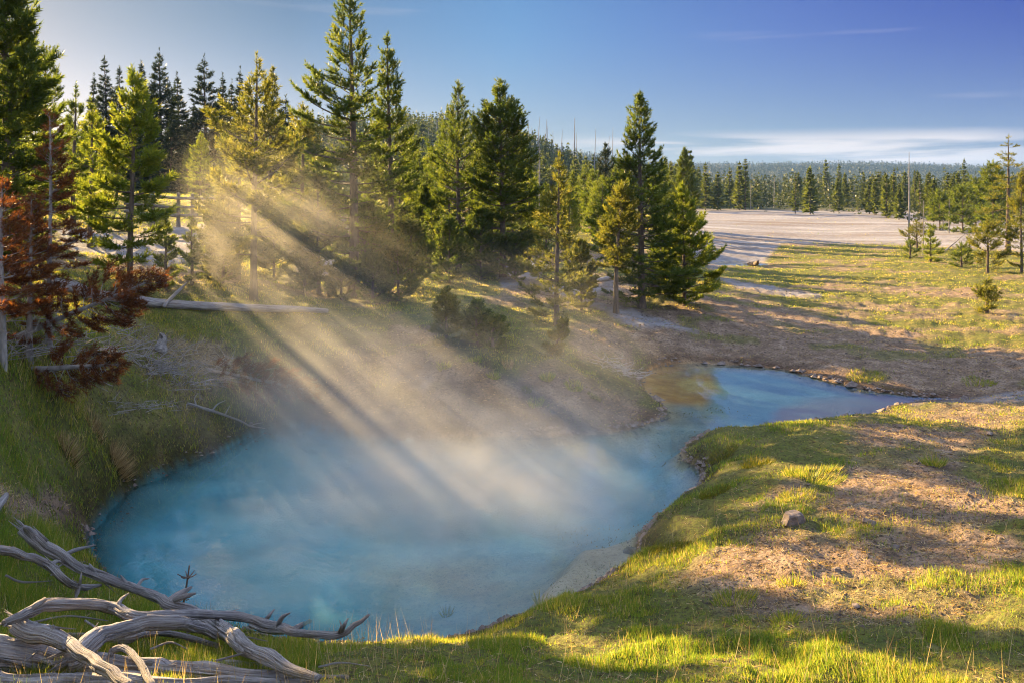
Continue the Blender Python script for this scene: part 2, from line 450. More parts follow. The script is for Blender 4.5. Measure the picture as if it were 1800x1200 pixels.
def empty(name, loc=(0, 0, 0), rz=0, sc=1):
    o = bpy.data.objects.new(name, None); COL.objects.link(o); o.location = loc; o.rotation_euler = (0, 0, rz)
    o.scale = (sc,) * 3 if not isinstance(sc, (tuple, list)) else sc
    o.empty_display_size = .2
    return o

def nrm(v):
    v = np.asarray(v, float); return v / (np.linalg.norm(v, axis=-1, keepdims=True) + 1e-12)

def resample(pts, n):
    """Catmull-Rom through the given points, n samples"""
    P = np.asarray(pts, float); k = len(P)
    if k < 3:
        t = np.linspace(0, 1, n)[:, None]; return P[0] * (1 - t) + P[-1] * t
    Pe = np.vstack([2 * P[0] - P[1], P, 2 * P[-1] - P[-2]])
    u = np.linspace(0, k - 1 - 1e-6, n); i = u.astype(int); f = (u - i)[:, None]
    a, b, c, d = Pe[i], Pe[i + 1], Pe[i + 2], Pe[i + 3]
    return .5 * ((2 * b) + (c - a) * f + (2 * a - 5 * b + 4 * c - d) * f ** 2 + (3 * b - a - 3 * c + d) * f ** 3)

def tube(mb, pts, radii, sides=6, tint=.5, mat=0, rough=0.0, seed=0, twist=0.0, flat=1.0, gscale=1.0, cap=True):
    P = np.asarray(pts, float); n = len(P); R = np.broadcast_to(np.asarray(radii, float), (n,))
    D = nrm(np.gradient(P, axis=0))
    ref = np.array([0, 0, 1.0]) if abs(D[0][2]) < .9 else np.array([1.0, 0, 0])
    N = np.zeros_like(P); prev = nrm(ref - D[0] * np.dot(ref, D[0]))
    for i in range(n):
        prev = nrm(prev - D[i] * np.dot(prev, D[i])); N[i] = prev
    B = np.cross(D, N)
    L = np.concatenate([[0], np.cumsum(np.linalg.norm(np.diff(P, axis=0), axis=1))])
    th = np.linspace(0, 2 * pi, sides, endpoint=False)
    TH = th[None] + (twist * L)[:, None]
    rr = np.repeat(R[:, None], sides, 1)
    if rough:
        ridg = fbm(np.cos(th)[None] * 2.6 + np.zeros((n, 1)) + seed, np.sin(th)[None] * 2.6 + np.zeros((n, 1)), (L * 1.6)[:, None] + np.zeros((1, sides)), 3, seed)
        fine = vnoise(np.cos(th)[None] * 7 + np.zeros((n, 1)) + seed, np.sin(th)[None] * 7 + np.zeros((n, 1)), (L * 3.0)[:, None] + np.zeros((1, sides)), seed + 3)
        lump = vnoise(np.zeros((n, 1)) + seed * 3.1, np.zeros((n, 1)), (L * 5)[:, None], seed + 5)
        if sides > 12:
            ck = vnoise(np.cos(th)[None] * 4.2 + np.zeros((n, 1)) + seed * 2.1, np.sin(th)[None] * 4.2 + np.zeros((n, 1)), (L * 1.1)[:, None] + np.zeros((1, sides)), seed + 11)
            ck2 = vnoise(np.cos(th)[None] * 8.5 + np.zeros((n, 1)) + seed * 1.7, np.sin(th)[None] * 8.5 + np.zeros((n, 1)), (L * 2.2)[:, None] + np.zeros((1, sides)), seed + 12)
            rr = rr * (1 - (1.5 * rough + .08) * sstep(.13, .0, np.abs(ck)) - (.5 * rough + .04) * sstep(.2, .0, np.abs(ck2)))
        rr = rr * (1 + rough * (1.5 * ridg + .5 * fine) + rough * .7 * lump)
    V = P[:, None] + rr[..., None] * (N[:, None] * np.cos(TH)[..., None] + flat * B[:, None] * np.sin(TH)[..., None])
    idx = np.arange(n * sides).reshape(n, sides)
    a = idx[:-1]; b = np.roll(idx, -1, 1)[:-1]; c = np.roll(idx, -1, 1)[1:]; d = idx[1:]
    Q = np.stack([a, b, c, d], -1).reshape(-1, 4)
    g = np.stack([np.repeat(L[:, None], sides, 1) + seed * 5.7, np.cos(th)[None].repeat(n, 0) * .12 * gscale, np.sin(th)[None].repeat(n, 0) * .12 * gscale], -1).reshape(-1, 3)
    V = V.reshape(-1, 3)
    T = None
    if cap:
        V = np.vstack([V, P[0] - D[0] * R[0] * .15, P[-1] + D[-1] * R[-1] * .5]); k = n * sides
        g = np.vstack([g, g[0], g[k - 1]])
        T = [(k, (j + 1) % sides, j) for j in range(sides)] + [(k + 1, (n - 1) * sides + j, (n - 1) * sides + (j + 1) % sides) for j in range(sides)]
    mb.add(V, T, Q, tint, g, mat)

def blades(mb, start, dirn, side, length, width, tint, mat=0):
    """thin tapering three-point leaves"""
    n = len(start)
    w = (side * (width * .5)[:, None])
    V = np.stack([start - w, start + w, start + dirn * length[:, None]], 1).reshape(-1, 3)
    T = np.arange(n * 3).reshape(n, 3)
    mb.add(V, T, None, np.repeat(tint, 3), None, mat)

def perp(d, rng):
    r = rng.normal(size=d.shape)
    return nrm(r - d * np.sum(r * d, -1, keepdims=True))

def needles_on(mb, S, D, L, per_m, nlen, nw, rng, mat=0, spread=.95, tbase=0.0, up=.12):
    """bottle-brush needle tufts on shoots that start at S, run along D for L"""
    S = np.asarray(S); D = nrm(np.asarray(D)); L = np.asarray(L)
    cnt = np.maximum(4, (L * per_m).astype(int))
    i = np.repeat(np.arange(len(S)), cnt)
    t = rng.random(len(i))
    p = S[i] + D[i] * (L[i] * t)[:, None]
    r = perp(D[i], rng)
    sp = spread * (1.0 - .55 * t ** 3)
    d = nrm(D[i] * .75 + r * sp[:, None] + np.array([0, 0, up]))
    side = nrm(np.cross(d, rng.normal(size=d.shape)))
    shoot_t = np.clip(rng.normal(.45, .2, len(S)), 0, 1)
    tint = np.clip(shoot_t[i] + rng.normal(0, .13, len(i)) + tbase, 0, 1)
    blades(mb, p, d, side, nlen * rng.uniform(.7, 1.2, len(i)), nw * rng.uniform(.8, 1.2, len(i)), tint, mat)

# ------------------------------------------------------------------ trees
def pine(seed, H, R, cb=.12, whorl=.30, per=5, shoot=.26, per_m=110, nlen=.105, nw=.021, e0=-8, e1=50, curl=38, power=.75, bulge=.2,
         trunk_r=None, wobble=.03, lean=(0, 0), sparse=0.0, twigs=4, dead_low=0, top_gap=0.0, asym=None, prof=None, bare=.36, minr=.04):
    """returns (wood mesh builder, needle mesh builder)"""
    rng = np.random.default_rng(seed)
    wood = MB(); crown = MB(); R = R * 1.22
    tr = trunk_r or H * .017; power = power * 1.22
    n = 22; t = np.linspace(0, 1, n)
    ph = rng.random(4) * 6
    ax = lambda u: np.stack([lean[0] * u * H + wobble * H * .3 * (np.sin(u * 4 + ph[0]) - np.sin(ph[0])) * u, lean[1] * u * H + wobble * H * .3 * (np.sin(u * 5 + ph[1]) - np.sin(ph[1])) * u, u * H], -1)
    P = ax(t); rad = tr * (1 - t) ** .85 + .006; rad[0] *= 1.5; rad[1] *= 1.08
    P[0, 2] -= .25
    tube(wood, P, rad, 9, rough=.06, seed=seed % 97)
    zb = cb * H; z = zb
    S = []; D = []; Ls = []
    def twig_wood(p, d, l, w=.008):
        s = nrm(np.cross(d, [0.3, .2, 1.0])); q = p + d * l
        wood.add([p - s * w, p + s * w, q], [(0, 1, 2)])
    while z < H * .985:
        u = (z - zb) / (H - zb)
        if prof: w = np.interp(u, prof[0], prof[1])
        else: w = min(1.0, .45 + .55 * (u / max(bulge, .01))) * (1 - u) ** power + .035
        k = per if u < .85 else max(3, per - 1)
        a0 = rng.random() * 6.28
        for j in range(k):
            if rng.random() < sparse: continue
            az = a0 + j * 6.283 / k + rng.normal(0, .25)
            Lb = R * w * rng.uniform(.62, 1.18)
            Lb *= 1 + .42 * float(vnoise(np.array([cos(az) * 1.6 + seed]), np.array([sin(az) * 1.6]), np.array([z * 1.1]), seed)[0])
            if asym: Lb *= 1 + asym[1] * cos(az - asym[0])
            Lb = max(Lb, .08)
            el = radians(e0 + (e1 - e0) * u ** 1.2 + rng.normal(0, 7))
            zz = z + rng.normal(0, whorl * .18)
            base = ax(np.array([min(zz, H * .99) / H]))[0]
            m = 7; s = np.linspace(0, 1, m)
            ev = el + radians(curl) * s ** 1.6
            az_v = az + rng.normal(0, .18) * s
            step = np.stack([np.cos(ev) * np.cos(az_v), np.cos(ev) * np.sin(az_v), np.sin(ev)], -1) * Lb / (m - 1)
            pts = base + np.concatenate([np.zeros((1, 3)), np.cumsum(step[:-1], 0)])
            br = max(.006, min(tr * .34, Lb * .016))
            tube(wood, pts, br * (1 - .8 * s), 4, cap=False)
            bd = nrm(np.gradient(pts, axis=0))
            if u < dead_low and rng.random() < .75:
                for q in range(3):
                    f = rng.uniform(.4, 1); b = pts[int(f * (m - 1))]
                    twig_wood(b, nrm(bd[int(f * (m - 1))] + rng.normal(0, .6, 3)), Lb * .3)
                continue
            # leading shoot
            tip = min(shoot * 1.15, Lb * .8)
            S.append(pts[-1] - bd[-1] * tip * .4); D.append(nrm(bd[-1] + [0, 0, .15])); Ls.append(tip)
            nt = max(1, int(twigs * Lb / R * 1.6 + rng.random()))
            for q in range(nt):
                f = bare + (1 - bare) * (q + rng.random()) / nt
                x = f * (m - 1); i0 = min(int(x), m - 2); b = pts[i0] + (pts[i0 + 1] - pts[i0]) * (x - i0); d0 = bd[i0]
                sd = nrm(np.cross(d0, [0, 0, 1.0]))
                for sg in (-1, 1):
                    if rng.random() < .12: continue
                    d = nrm(d0 * .75 + sd * sg * rng.uniform(.5, 1.0) + np.array([0, 0, rng.uniform(-.05, .55)]))
                    l = (1 - f) * Lb * .42 + shoot * rng.uniform(.45, 1.0)
                    l = min(l, Lb * .9)
                    ln = min(l, shoot * 1.35)
                    twig_wood(b, d, l)
                    S.append(b + d * (l - ln)); D.append(d); Ls.append(ln)
                    if l > shoot * 1.25:
                        for sg2 in (-1, 1):
                            d2 = nrm(d * .7 + np.cross(d, [0, 0, 1.0]) * sg2 * .7 + [0, 0, rng.uniform(0, .4)])
                            b2 = b + d * l * rng.uniform(.35, .6); l2 = shoot * rng.uniform(.5, .9)
                            S.append(b2); D.append(d2); Ls.append(l2)
        z += whorl * rng.uniform(.75, 1.25) * (1 - .45 * u)
    tipp = ax(np.array([1.0]))[0]
    S.append(tipp - [0, 0, shoot * .9]); D.append([0, 0, 1.0]); Ls.append(shoot * 1.3)
    needles_on(crown, np.array(S), np.array(D), np.array(Ls), per_m, nlen, nw, rng)
    return wood, crown

def place_tree(name, wood, crown, loc, label, group=None, mat='needle', bark='bark', rz=0, cat='tree', crown_name='crown', trunk_name='trunk'):
    e = empty(name, loc, rz)
    tag(e, label, cat, group)
    wood.build(trunk_name, M[bark], e)
    crown.build(crown_name, M[mat], e)
    return e

def copy_tree(o, loc, rz, sc, label, group=None, mats=None):
    r = o.copy(); COL.objects.link(r); r.location = loc; r.rotation_euler = (0, 0, rz); r.scale = (sc,) * 3 if not isinstance(sc, tuple) else sc
    r['label'] = label
    if group: r['group'] = group
    for ch in o.children:
        c = ch.copy(); COL.objects.link(c); c.parent = r
    return r

def tree_at(px_base, py_base, py_top, Y=None):
    """base point on the ground and the height that reaches py_top; with Y given the base is wherever the ground is at that distance"""
    if Y is None: X, Y, Z = gp(px_base, py_base)
    else:
        X = (px_base - CX) * Y / F; Z = hz(X, Y)
    top = CAMZ - (py_top - HY) * Y / F
    return (X, Y, hz(X, Y)), top - Z

# ------------------------------------------------------------------ camera, light, sky
cam = bpy.data.cameras.new('camera'); cam.sensor_width = 36; cam.lens = F / 1800 * 36; cam.shift_y = -(600 - HY) / 1800
cam.clip_start = .05; cam.clip_end = 20000
co = bpy.data.objects.new('camera', cam); COL.objects.link(co); co.location = (0, 0, CAMZ); co.rotation_euler = (pi / 2, 0, 0)
SC.camera = co

SUN = np.array([-.90, 1.0, .38]); SUN /= np.linalg.norm(SUN)
sun_el = math.asin(SUN[2]); sun_az = atan2(SUN[0], SUN[1])      # azimuth from +Y towards +X
sl = bpy.data.lights.new('sun', 'SUN'); sl.energy = 5.0; sl.angle = radians(.5); sl.color = (1.0, .69, .31)
so = bpy.data.objects.new('sun', sl); COL.objects.link(so); so.location = (-30, 40, 30)
from mathutils import Vector
so.rotation_euler = Vector(-SUN).to_track_quat('-Z', 'Y').to_euler()

FILL = (2.9, 3.5, 4.7)  # colour of the fill light added to the unseen sky
def make_world():
    w = bpy.data.worlds.new('World'); SC.world = w; w.use_nodes = True
    t = w.node_tree; t.nodes.clear()
    N = lambda k: t.nodes.new('ShaderNode' + k)
    out = N('OutputWorld'); bg = N('Background'); sky = N('TexSky')
    sky.sky_type = 'NISHITA'; sky.sun_disc = False; sky.sun_elevation = sun_el; sky.sun_rotation = sun_az
    sky.altitude = 2300; sky.air_density = 1.0; sky.dust_density = .9; sky.ozone_density = 2.2
    bg.inputs['Strength'].default_value = .05
    tc = N('TexCoord'); sp = N('SeparateXYZ'); t.links.new(tc.outputs['Generated'], sp.inputs[0])
    def mth(op, a, b=0.0, c=None, clamp=False):
        n = N('Math'); n.operation = op; n.use_clamp = clamp
        for i, v in enumerate((a, b) if c is None else (a, b, c)):
            if isinstance(v, bpy.types.NodeSocket): t.links.new(v, n.inputs[i])
            else: n.inputs[i].default_value = v
        return n.outputs[0]
    def mrange(v, a, b, lo=0, hi=1):
        n = N('MapRange'); n.interpolation_type = 'SMOOTHSTEP'; t.links.new(v, n.inputs[0])
        for i, q in enumerate((a, b, lo, hi)): n.inputs[i + 1].default_value = q
        return n.outputs[0]
    x, y, z = sp.outputs
    el = mth('DIVIDE', z, mth('MAXIMUM', mth('SQRT', mth('ADD', mth('MULTIPLY', x, x), mth('MULTIPLY', y, y))), .01))
    az = mth('ARCTAN2', x, y)
    cv = N('CombineXYZ'); t.links.new(mth('MULTIPLY', az, 3.2), cv.inputs[0]); t.links.new(mth('MULTIPLY', el, 42.0), cv.inputs[1])
    no = N('TexNoise'); no.inputs['Scale'].default_value = 1.25; no.inputs['Detail'].default_value = 6; no.inputs['Roughness'].default_value = .52; no.inputs['Distortion'].default_value = .5
    t.links.new(cv.outputs[0], no.inputs['Vector'])
    band = mth('MULTIPLY', mrange(el, .0, .018), mrange(el, .068, .048))
    side = mth('MULTIPLY', mrange(az, -.05, .2), mrange(az, .62, .46))
    dens = mth('MULTIPLY', mth('MULTIPLY', mrange(no.outputs[0], .40, .60), band), side)
    # two thin wisps higher up
    cv2 = N('CombineXYZ'); t.links.new(mth('MULTIPLY', az, 2.4), cv2.inputs[0]); t.links.new(mth('MULTIPLY', el, 30.0), cv2.inputs[1])
    no2 = N('TexNoise'); no2.inputs['Scale'].default_value = 1.1; no2.inputs['Detail'].default_value = 4; t.links.new(cv2.outputs[0], no2.inputs['Vector'])
    d2 = mth('MULTIPLY', mrange(no2.outputs[0], .60, .78), mth('MULTIPLY', mrange(el, .05, .1), .16))
    dens = mth('ADD', mth('MULTIPLY', dens, .85), d2, clamp=True)
    # the air is clearer and deeper blue high up on the right, hazy grey towards the sun; unseen sky overhead and behind gets added brightness to fill the shade
    azn = mrange(az, -.56, .56); azn.node.interpolation_type = 'LINEAR'
    def ramp(stops):
        r = N('ValToRGB'); t.links.new(azn, r.inputs[0]); e = r.color_ramp.elements
        while len(e) < len(stops): e.new(.5)
        for i, (p, c) in enumerate(stops): e[i].position = p; e[i].color = (*c, 1)
        return r.outputs[0]
    k_ = .66
    sc_ = lambda st: [(p, tuple(v * k_ for v in c)) for p, c in st]
    lowr = ramp(sc_([(0, (.80, .56, .46)), (.27, (.62, .46, .42)), (.5, (.47, .41, .42)), (.78, (.38, .37, .46)), (1, (.33, .33, .50))]))
    topr = ramp(sc_([(0, (.58, .44, .34)), (.27, (.34, .34, .34)), (.5, (.38, .48, .56)), (.78, (.31, .33, .59)), (1, (.17, .19, .55))]))
    def mixc(f, c1, c2, blend='MIX'):
        m = N('Mix'); m.data_type = 'RGBA'; m.blend_type = blend
        for i, v in ((0, f), (6, c1), (7, c2)):
            if isinstance(v, bpy.types.NodeSocket): t.links.new(v, m.inputs[i])
            else: m.inputs[i].default_value = v
        return m.outputs[2]
    tint = mixc(mrange(el, .04, .22), lowr, topr)
    graded = mixc(1.0, sky.outputs[0], tint, 'MULTIPLY')
    mx = N('Mix'); mx.data_type = 'RGBA'; t.links.new(dens, mx.inputs[0]); t.links.new(graded, mx.inputs[6]); mx.inputs[7].default_value = (3.5, 3.2, 3.1, 1)
    fill_mask = mth('MAXIMUM', mrange(el, .30, .75), mrange(y, .1, -.4))
    mx2 = N('Mix'); mx2.data_type = 'RGBA'; t.links.new(fill_mask, mx2.inputs[0]); t.links.new(mx.outputs[2], mx2.inputs[6]); mx2.inputs[7].default_value = (FILL[0], FILL[1], FILL[2], 1)
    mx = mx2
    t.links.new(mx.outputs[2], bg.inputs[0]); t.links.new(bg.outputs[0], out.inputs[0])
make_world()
SC.view_settings.view_transform = 'Standard'; SC.view_settings.look = 'None'; SC.view_settings.gamma = 1.0; SC.view_settings.exposure = 0.0
cy = SC.cycles
cy.use_denoising = True; cy.denoising_prefilter = 'ACCURATE'; cy.use_adaptive_sampling = True; cy.adaptive_threshold = .02; cy.filter_width = 1.1
try: cy.denoiser = 'OPENIMAGEDENOISE'
except Exception: pass
cy.max_bounces = 6; cy.diffuse_bounces = 3; cy.glossy_bounces = 3; cy.transmission_bounces = 4; cy.transparent_max_bounces = 12; cy.volume_bounces = 1
cy.sample_clamp_indirect = 4.0; cy.caustics_reflective = False; cy.caustics_refractive = False
cy.volume_step_rate = .8; cy.volume_max_steps = 128

# ------------------------------------------------------------------ ground
def grid_mesh(th, r, ox, oy):
    TH, RR = np.meshgrid(th, r, indexing='ij')
    X = ox + RR * np.sin(TH); Y = oy + RR * np.cos(TH)
    nt, nr = TH.shape
    idx = np.arange(nt * nr).reshape(nt, nr)
    Q = np.stack([idx[:-1, :-1], idx[:-1, 1:], idx[1:, 1:], idx[1:, :-1]], -1).reshape(-1, 4)[:, ::-1]
    return X.ravel(), Y.ravel(), Q

def build_ground():
    r = np.concatenate([[.02, .5, 1, 1.5, 2, 2.5], np.geomspace(3.0, 1750, 800)])
    th_a = np.linspace(-.62, .62, 620)
    th = np.concatenate([np.linspace(-pi, -.66, 60), th_a, np.linspace(.66, pi, 60)])
    X, Y, Q = grid_mesh(th, r, 0, -2.0)
    Z = height(X, Y)
    mb = MB(); mb.add(np.stack([X, Y, Z], -1), None, Q)
    me = mb.mesh('ground', M['ground'], smooth=True)
    def attr(n, v):
        a = me.attributes.new(n, 'FLOAT', 'POINT'); a.data.foreach_set('value', np.asarray(v, np.float32))
    g, p, s = zones(X, Y)
    attr('grassy', g); attr('pale', p)
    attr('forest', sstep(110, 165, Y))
    bed = np.zeros(X.shape); wet = np.zeros(X.shape); deep = np.zeros(X.shape); orange = np.zeros(X.shape); pink = np.zeros(X.shape)
    m = (Y > 4) & (Y < 34)
    x = X[m]; y = Y[m]
    d = sdist(x, y, POOL)
    bed[m] = sstep(.05, -.08, d)
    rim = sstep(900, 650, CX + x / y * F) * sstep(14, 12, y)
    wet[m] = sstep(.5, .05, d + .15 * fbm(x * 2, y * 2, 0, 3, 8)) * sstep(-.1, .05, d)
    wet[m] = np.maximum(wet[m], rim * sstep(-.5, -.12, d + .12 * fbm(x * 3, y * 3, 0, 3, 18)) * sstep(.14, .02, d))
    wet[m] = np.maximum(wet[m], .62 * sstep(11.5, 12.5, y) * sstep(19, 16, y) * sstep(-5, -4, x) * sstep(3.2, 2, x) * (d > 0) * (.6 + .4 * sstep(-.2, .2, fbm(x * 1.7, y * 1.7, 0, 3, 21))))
    px = CX + x / y * F; py = HY + CAMZ / y * F
    jx = 20 * fbm(x * 1.2, y * 1.2, 2, 3, 3); jy = 14 * fbm(x * 1.2, y * 1.2, 5, 3, 4)
    sh = pmask(px + jx * .5, py + jy * .5, SHELF, 48)
    far = sstep(13.2, 14.6, y)
    lf = sstep(900, 600, px)
    deep[m] = np.clip(sstep(.0 - .12 * lf, .55 - .45 * lf, -d + .1 * fbm(x * 3, y * 3, 0, 3, 2)) * (1 - sh), 0, 1) * (1 - .45 * far)
    sand = pmask(px + 2 * jx, py + 2 * jy, [(580, 820), (760, 790), (1000, 800), (1060, 900), (1000, 980), (860, 1010), (690, 980)], 70)
    deep[m] = deep[m] * (1 - .55 * sand)
    deep[m] = np.maximum(deep[m], sstep(760, 560, px) * (1 - sh))
    orange[m] = pmask(px + jx, py + jy, [(1120, 640), (1240, 640), (1265, 680), (1230, 705), (1150, 700), (1120, 680)], 14)
    pink[m] = pmask(px + jx, py + jy, [(1340, 740), (1380, 705), (1470, 690), (1900, 685), (1900, 715), (1560, 735), (1400, 750)], 12)
    mm = (Y >= 34) & (Y < 60); bed[mm] = sstep(.1, -.1, sdist(X[mm], Y[mm], PUD))
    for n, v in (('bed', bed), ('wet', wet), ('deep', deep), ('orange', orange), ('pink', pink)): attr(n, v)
    o = link('ground', me); tag(o, kind='structure')
    return o
build_ground()

def water_sheet(name, poly, grow, z, mat, step):
    """a fine sheet whose rim disappears under the bank; 'murk' holds how milky the water is, by its depth"""
    P = np.array(poly); x = np.arange(P[:, 0].min() - grow - step, P[:, 0].max() + grow + step, step); y = np.arange(P[:, 1].min() - grow - step, P[:, 1].max() + grow + step, step)
    X, Y = np.meshgrid(x, y, indexing='ij'); d = sdist(X.ravel(), Y.ravel(), poly).reshape(X.shape)
    idx = np.arange(X.size).reshape(X.shape)
    keep = (d < grow); kq = keep[:-1, :-1] | keep[1:, :-1] | keep[1:, 1:] | keep[:-1, 1:]
    Q = np.stack([idx[:-1, :-1], idx[1:, :-1], idx[1:, 1:], idx[:-1, 1:]], -1)[kq]
    used = np.unique(Q); remap = np.full(X.size, -1); remap[used] = np.arange(len(used))
    xs, ys = X.ravel()[used], Y.ravel()[used]
    mb = MB(); mb.add(np.stack([xs, ys, np.full(len(xs), z)], -1), None, remap[Q])
    me = mb.mesh(name, mat, smooth=True)
    dep = np.maximum(z - height(xs, ys), 0)
    at_ = me.attributes.new('murk', 'FLOAT', 'POINT'); at_.data.foreach_set('value', np.clip(1.25 * (1 - np.exp(-dep / .45)), 0, 1).astype(np.float32))
    tag(link(name, me), kind='structure')
water_sheet('pool_water', POOL, .14, 0.0, M['water'], .07)
water_sheet('puddle_water', PUD, .3, 0.0, M['puddle'], .12)

# ------------------------------------------------------------------ pines that stand near the pool
def std(seed, H, R, **k):
    return pine(seed, H, R, **k)

def add_pine(name, seed, base, top, hw, label, Y=None, mat='needle', bark='bark', group='pines around the hot spring', **k):
    loc, H = tree_at(base[0], base[1], top, Y)
    R = hw * loc[1] / F
    w, c = pine(seed, H, R, **k)
    return place_tree(name, w, c, loc, label, group, mat, bark, rz=k.get('rz', 0))

print('PINES')
P_MAIN = add_pine('pine_tree', 11, (622, 560), -22, 118, 'tallest pine behind the steaming pool, its tip cut off by the photo', mat='needle', Y=20.5,
    cb=.13, whorl=.27, per=5, per_m=150, shoot=.27, e0=-12, e1=48, power=.8, bulge=.12, twigs=4, sparse=.1, trunk_r=.13, asym=(pi, .18))
add_pine('pine_tree', 12, (688, 505), 63, 62, 'slender tall pine pressed against the right side of the tallest pine', Y=23,
    cb=.1, whorl=.28, per_m=130, e0=-5, e1=55, power=.8, bulge=.2, sparse=.1, trunk_r=.10)
add_pine('pine_tree', 13, (228, 500), 125, 74, 'bright yellow-green young pine with a bare grey lower stem, left of the rail fence', mat='needle_bright', Y=15.6,
    cb=.17, whorl=.24, per=5, per_m=150, shoot=.24, e0=-6, e1=50, power=.72, bulge=.25, sparse=.08, trunk_r=.055)
add_pine('pine_tree', 14, (446, 530), 104, 84, 'sunlit golden pine with a thin bare spire, before the left rail fence', mat='needle_olive',
    cb=.2, whorl=.3, per=5, per_m=120, e0=-4, e1=52, prof=([0, .25, .5, .66, .78, 1], [.6, 1, .8, .4, .22, .05]), sparse=.25, trunk_r=.075, curl=42)
add_pine('pine_tree', 15, (418, 505), 215, 62, 'shorter golden pine tangled into the left side of the thin-spired golden pine', mat='needle_olive', Y=20.0,
    cb=.12, whorl=.3, per_m=120, e0=-4, e1=50, power=.7, sparse=.22, trunk_r=.06)
add_pine('pine_tree', 16, (476, 470), 124, 52, 'golden pine with a rounded tip just right of the thin-spired golden pine', mat='needle_olive', Y=22.5,
    cb=.14, whorl=.3, per_m=120, e0=-2, e1=55, power=.7, bulge=.3, sparse=.15, trunk_r=.08)
add_pine('pine_tree', 17, (530, 470), 188, 60, 'hazy golden pine in the sun glow directly left of the tallest pine', mat='needle_olive', Y=24.0,
    cb=.1, whorl=.3, per_m=110, e0=-6, e1=50, power=.6, bulge=.3, sparse=.2, trunk_r=.08)
add_pine('pine_tree', 18, (560, 500), 318, 62, 'low bushy golden pine under the left branches of the tallest pine', mat='needle_olive', Y=20.0,
    cb=.06, whorl=.26, per_m=120, e0=0, e1=50, power=.6, bulge=.3, sparse=.15, trunk_r=.05)
add_pine('pine_tree', 19, (807, 480), 150, 70, 'pine with a thin open spire of upturned branches, right of the slender tall pine', Y=29.0, mat='needle',
    cb=.07, whorl=.34, per_m=120, shoot=.3, e0=-8, e1=58, bulge=.2, sparse=.1, prof=([0, .2, .45, .62, .68, .8, 1], [.85, 1, .85, .6, .42, .3, .06]), trunk_r=.09)
add_pine('pine_tree', 20, (884, 470), 146, 62, 'dense dark-shaded pine with a narrow topknot, right of the open-spired pine', Y=28.0, mat='needle',
    cb=.05, whorl=.26, per=6, per_m=150, shoot=.3, e0=-8, e1=45, bulge=.2, prof=([0, .15, .6, .78, .86, .9, 1], [.8, 1, .82, .55, .16, .22, .06]), trunk_r=.11)
add_pine('pine_tree', 21, (978, 575), 276, 62, 'thin open pine rising from the hazy bank of the pool, right of centre', mat='needle_olive',
    cb=.06, whorl=.27, per=5, per_m=100, shoot=.24, e0=-4, e1=48, power=.85, bulge=.2, sparse=.22, trunk_r=.06)
add_pine('pine_tree', 22, (1128, 500), 168, 92, 'large full pine right of centre with a sharp cone of upswept branches', mat='needle', Y=23.5,
    cb=.08, whorl=.27, per=6, per_m=150, shoot=.29, e0=-10, e1=52, power=.85, bulge=.2, sparse=.05, trunk_r=.10)
add_pine('pine_tree', 23, (1083, 492), 330, 42, 'small crooked pine with a bare bent trunk, left of the large full pine', mat='needle_olive', Y=22.2,
    cb=.36, whorl=.26, per=5, per_m=130, e0=0, e1=50, power=.5, bulge=.4, trunk_r=.07, wobble=.09)
add_pine('pine_tree', 24, (1203, 538), 328, 64, 'dense yellow-green young pine on the right bank in front of the large full pine', mat='needle_bright',
    cb=.05, whorl=.21, per=6, per_m=160, shoot=.22, e0=0, e1=55, power=.8, bulge=.15, trunk_r=.05)
add_pine('pine_tree', 25, (14, 520), -75, 96, 'big dark-green pine cut off by the left edge, behind the red dead pine', Y=14.2, mat='needle',
    cb=.03, whorl=.22, per=7, per_m=150, shoot=.28, e0=-10, e1=52, power=.55, bulge=.25, trunk_r=.13)
add_pine('pine_tree', 27, (34, 500), 45, 62, 'dark pine filling the gap between the big left pine and the silhouetted pine', Y=23, mat='needle',
    cb=.04, whorl=.24, per=6, per_m=130, shoot=.28, e0=-8, e1=52, power=.6, bulge=.25, trunk_r=.09)
add_pine('pine_tree', 26, (82, 470), 90, 52, 'open-crowned pine silhouetted on the sky behind the red dead pine', Y=33.0, mat='needle',
    cb=.25, whorl=.36, per=5, per_m=120, shoot=.32, e0=5, e1=60, power=.45, bulge=.4, sparse=.2, trunk_r=.10)
for i, (px, top, hw, Y, lab) in enumerate([(128, 150, 36, 27, 'ragged pine immediately right of the open-crowned silhouetted pine'),
        (158, 176, 36, 23, 'bushy green pine behind the bright young pine on its left side'),
        (60, 250, 46, 18, 'mid-green pine low behind the red dead pine'),
        (118, 300, 40, 27, 'small green pine between the red dead pine and the bright young pine'),
        (-50, 150, 60, 22, 'dark pine standing outside the left edge behind the big dark pine')]):
    if px < 0: continue
    add_pine('pine_tree', 40 + i, (px, 470), top, hw, lab, Y=Y, mat='needle' if i % 2 == 0 else 'needle_bright',
        cb=.06, whorl=.32, per=5, per_m=110, shoot=.29, e0=-4, e1=54, power=.65, bulge=.3, sparse=.3)
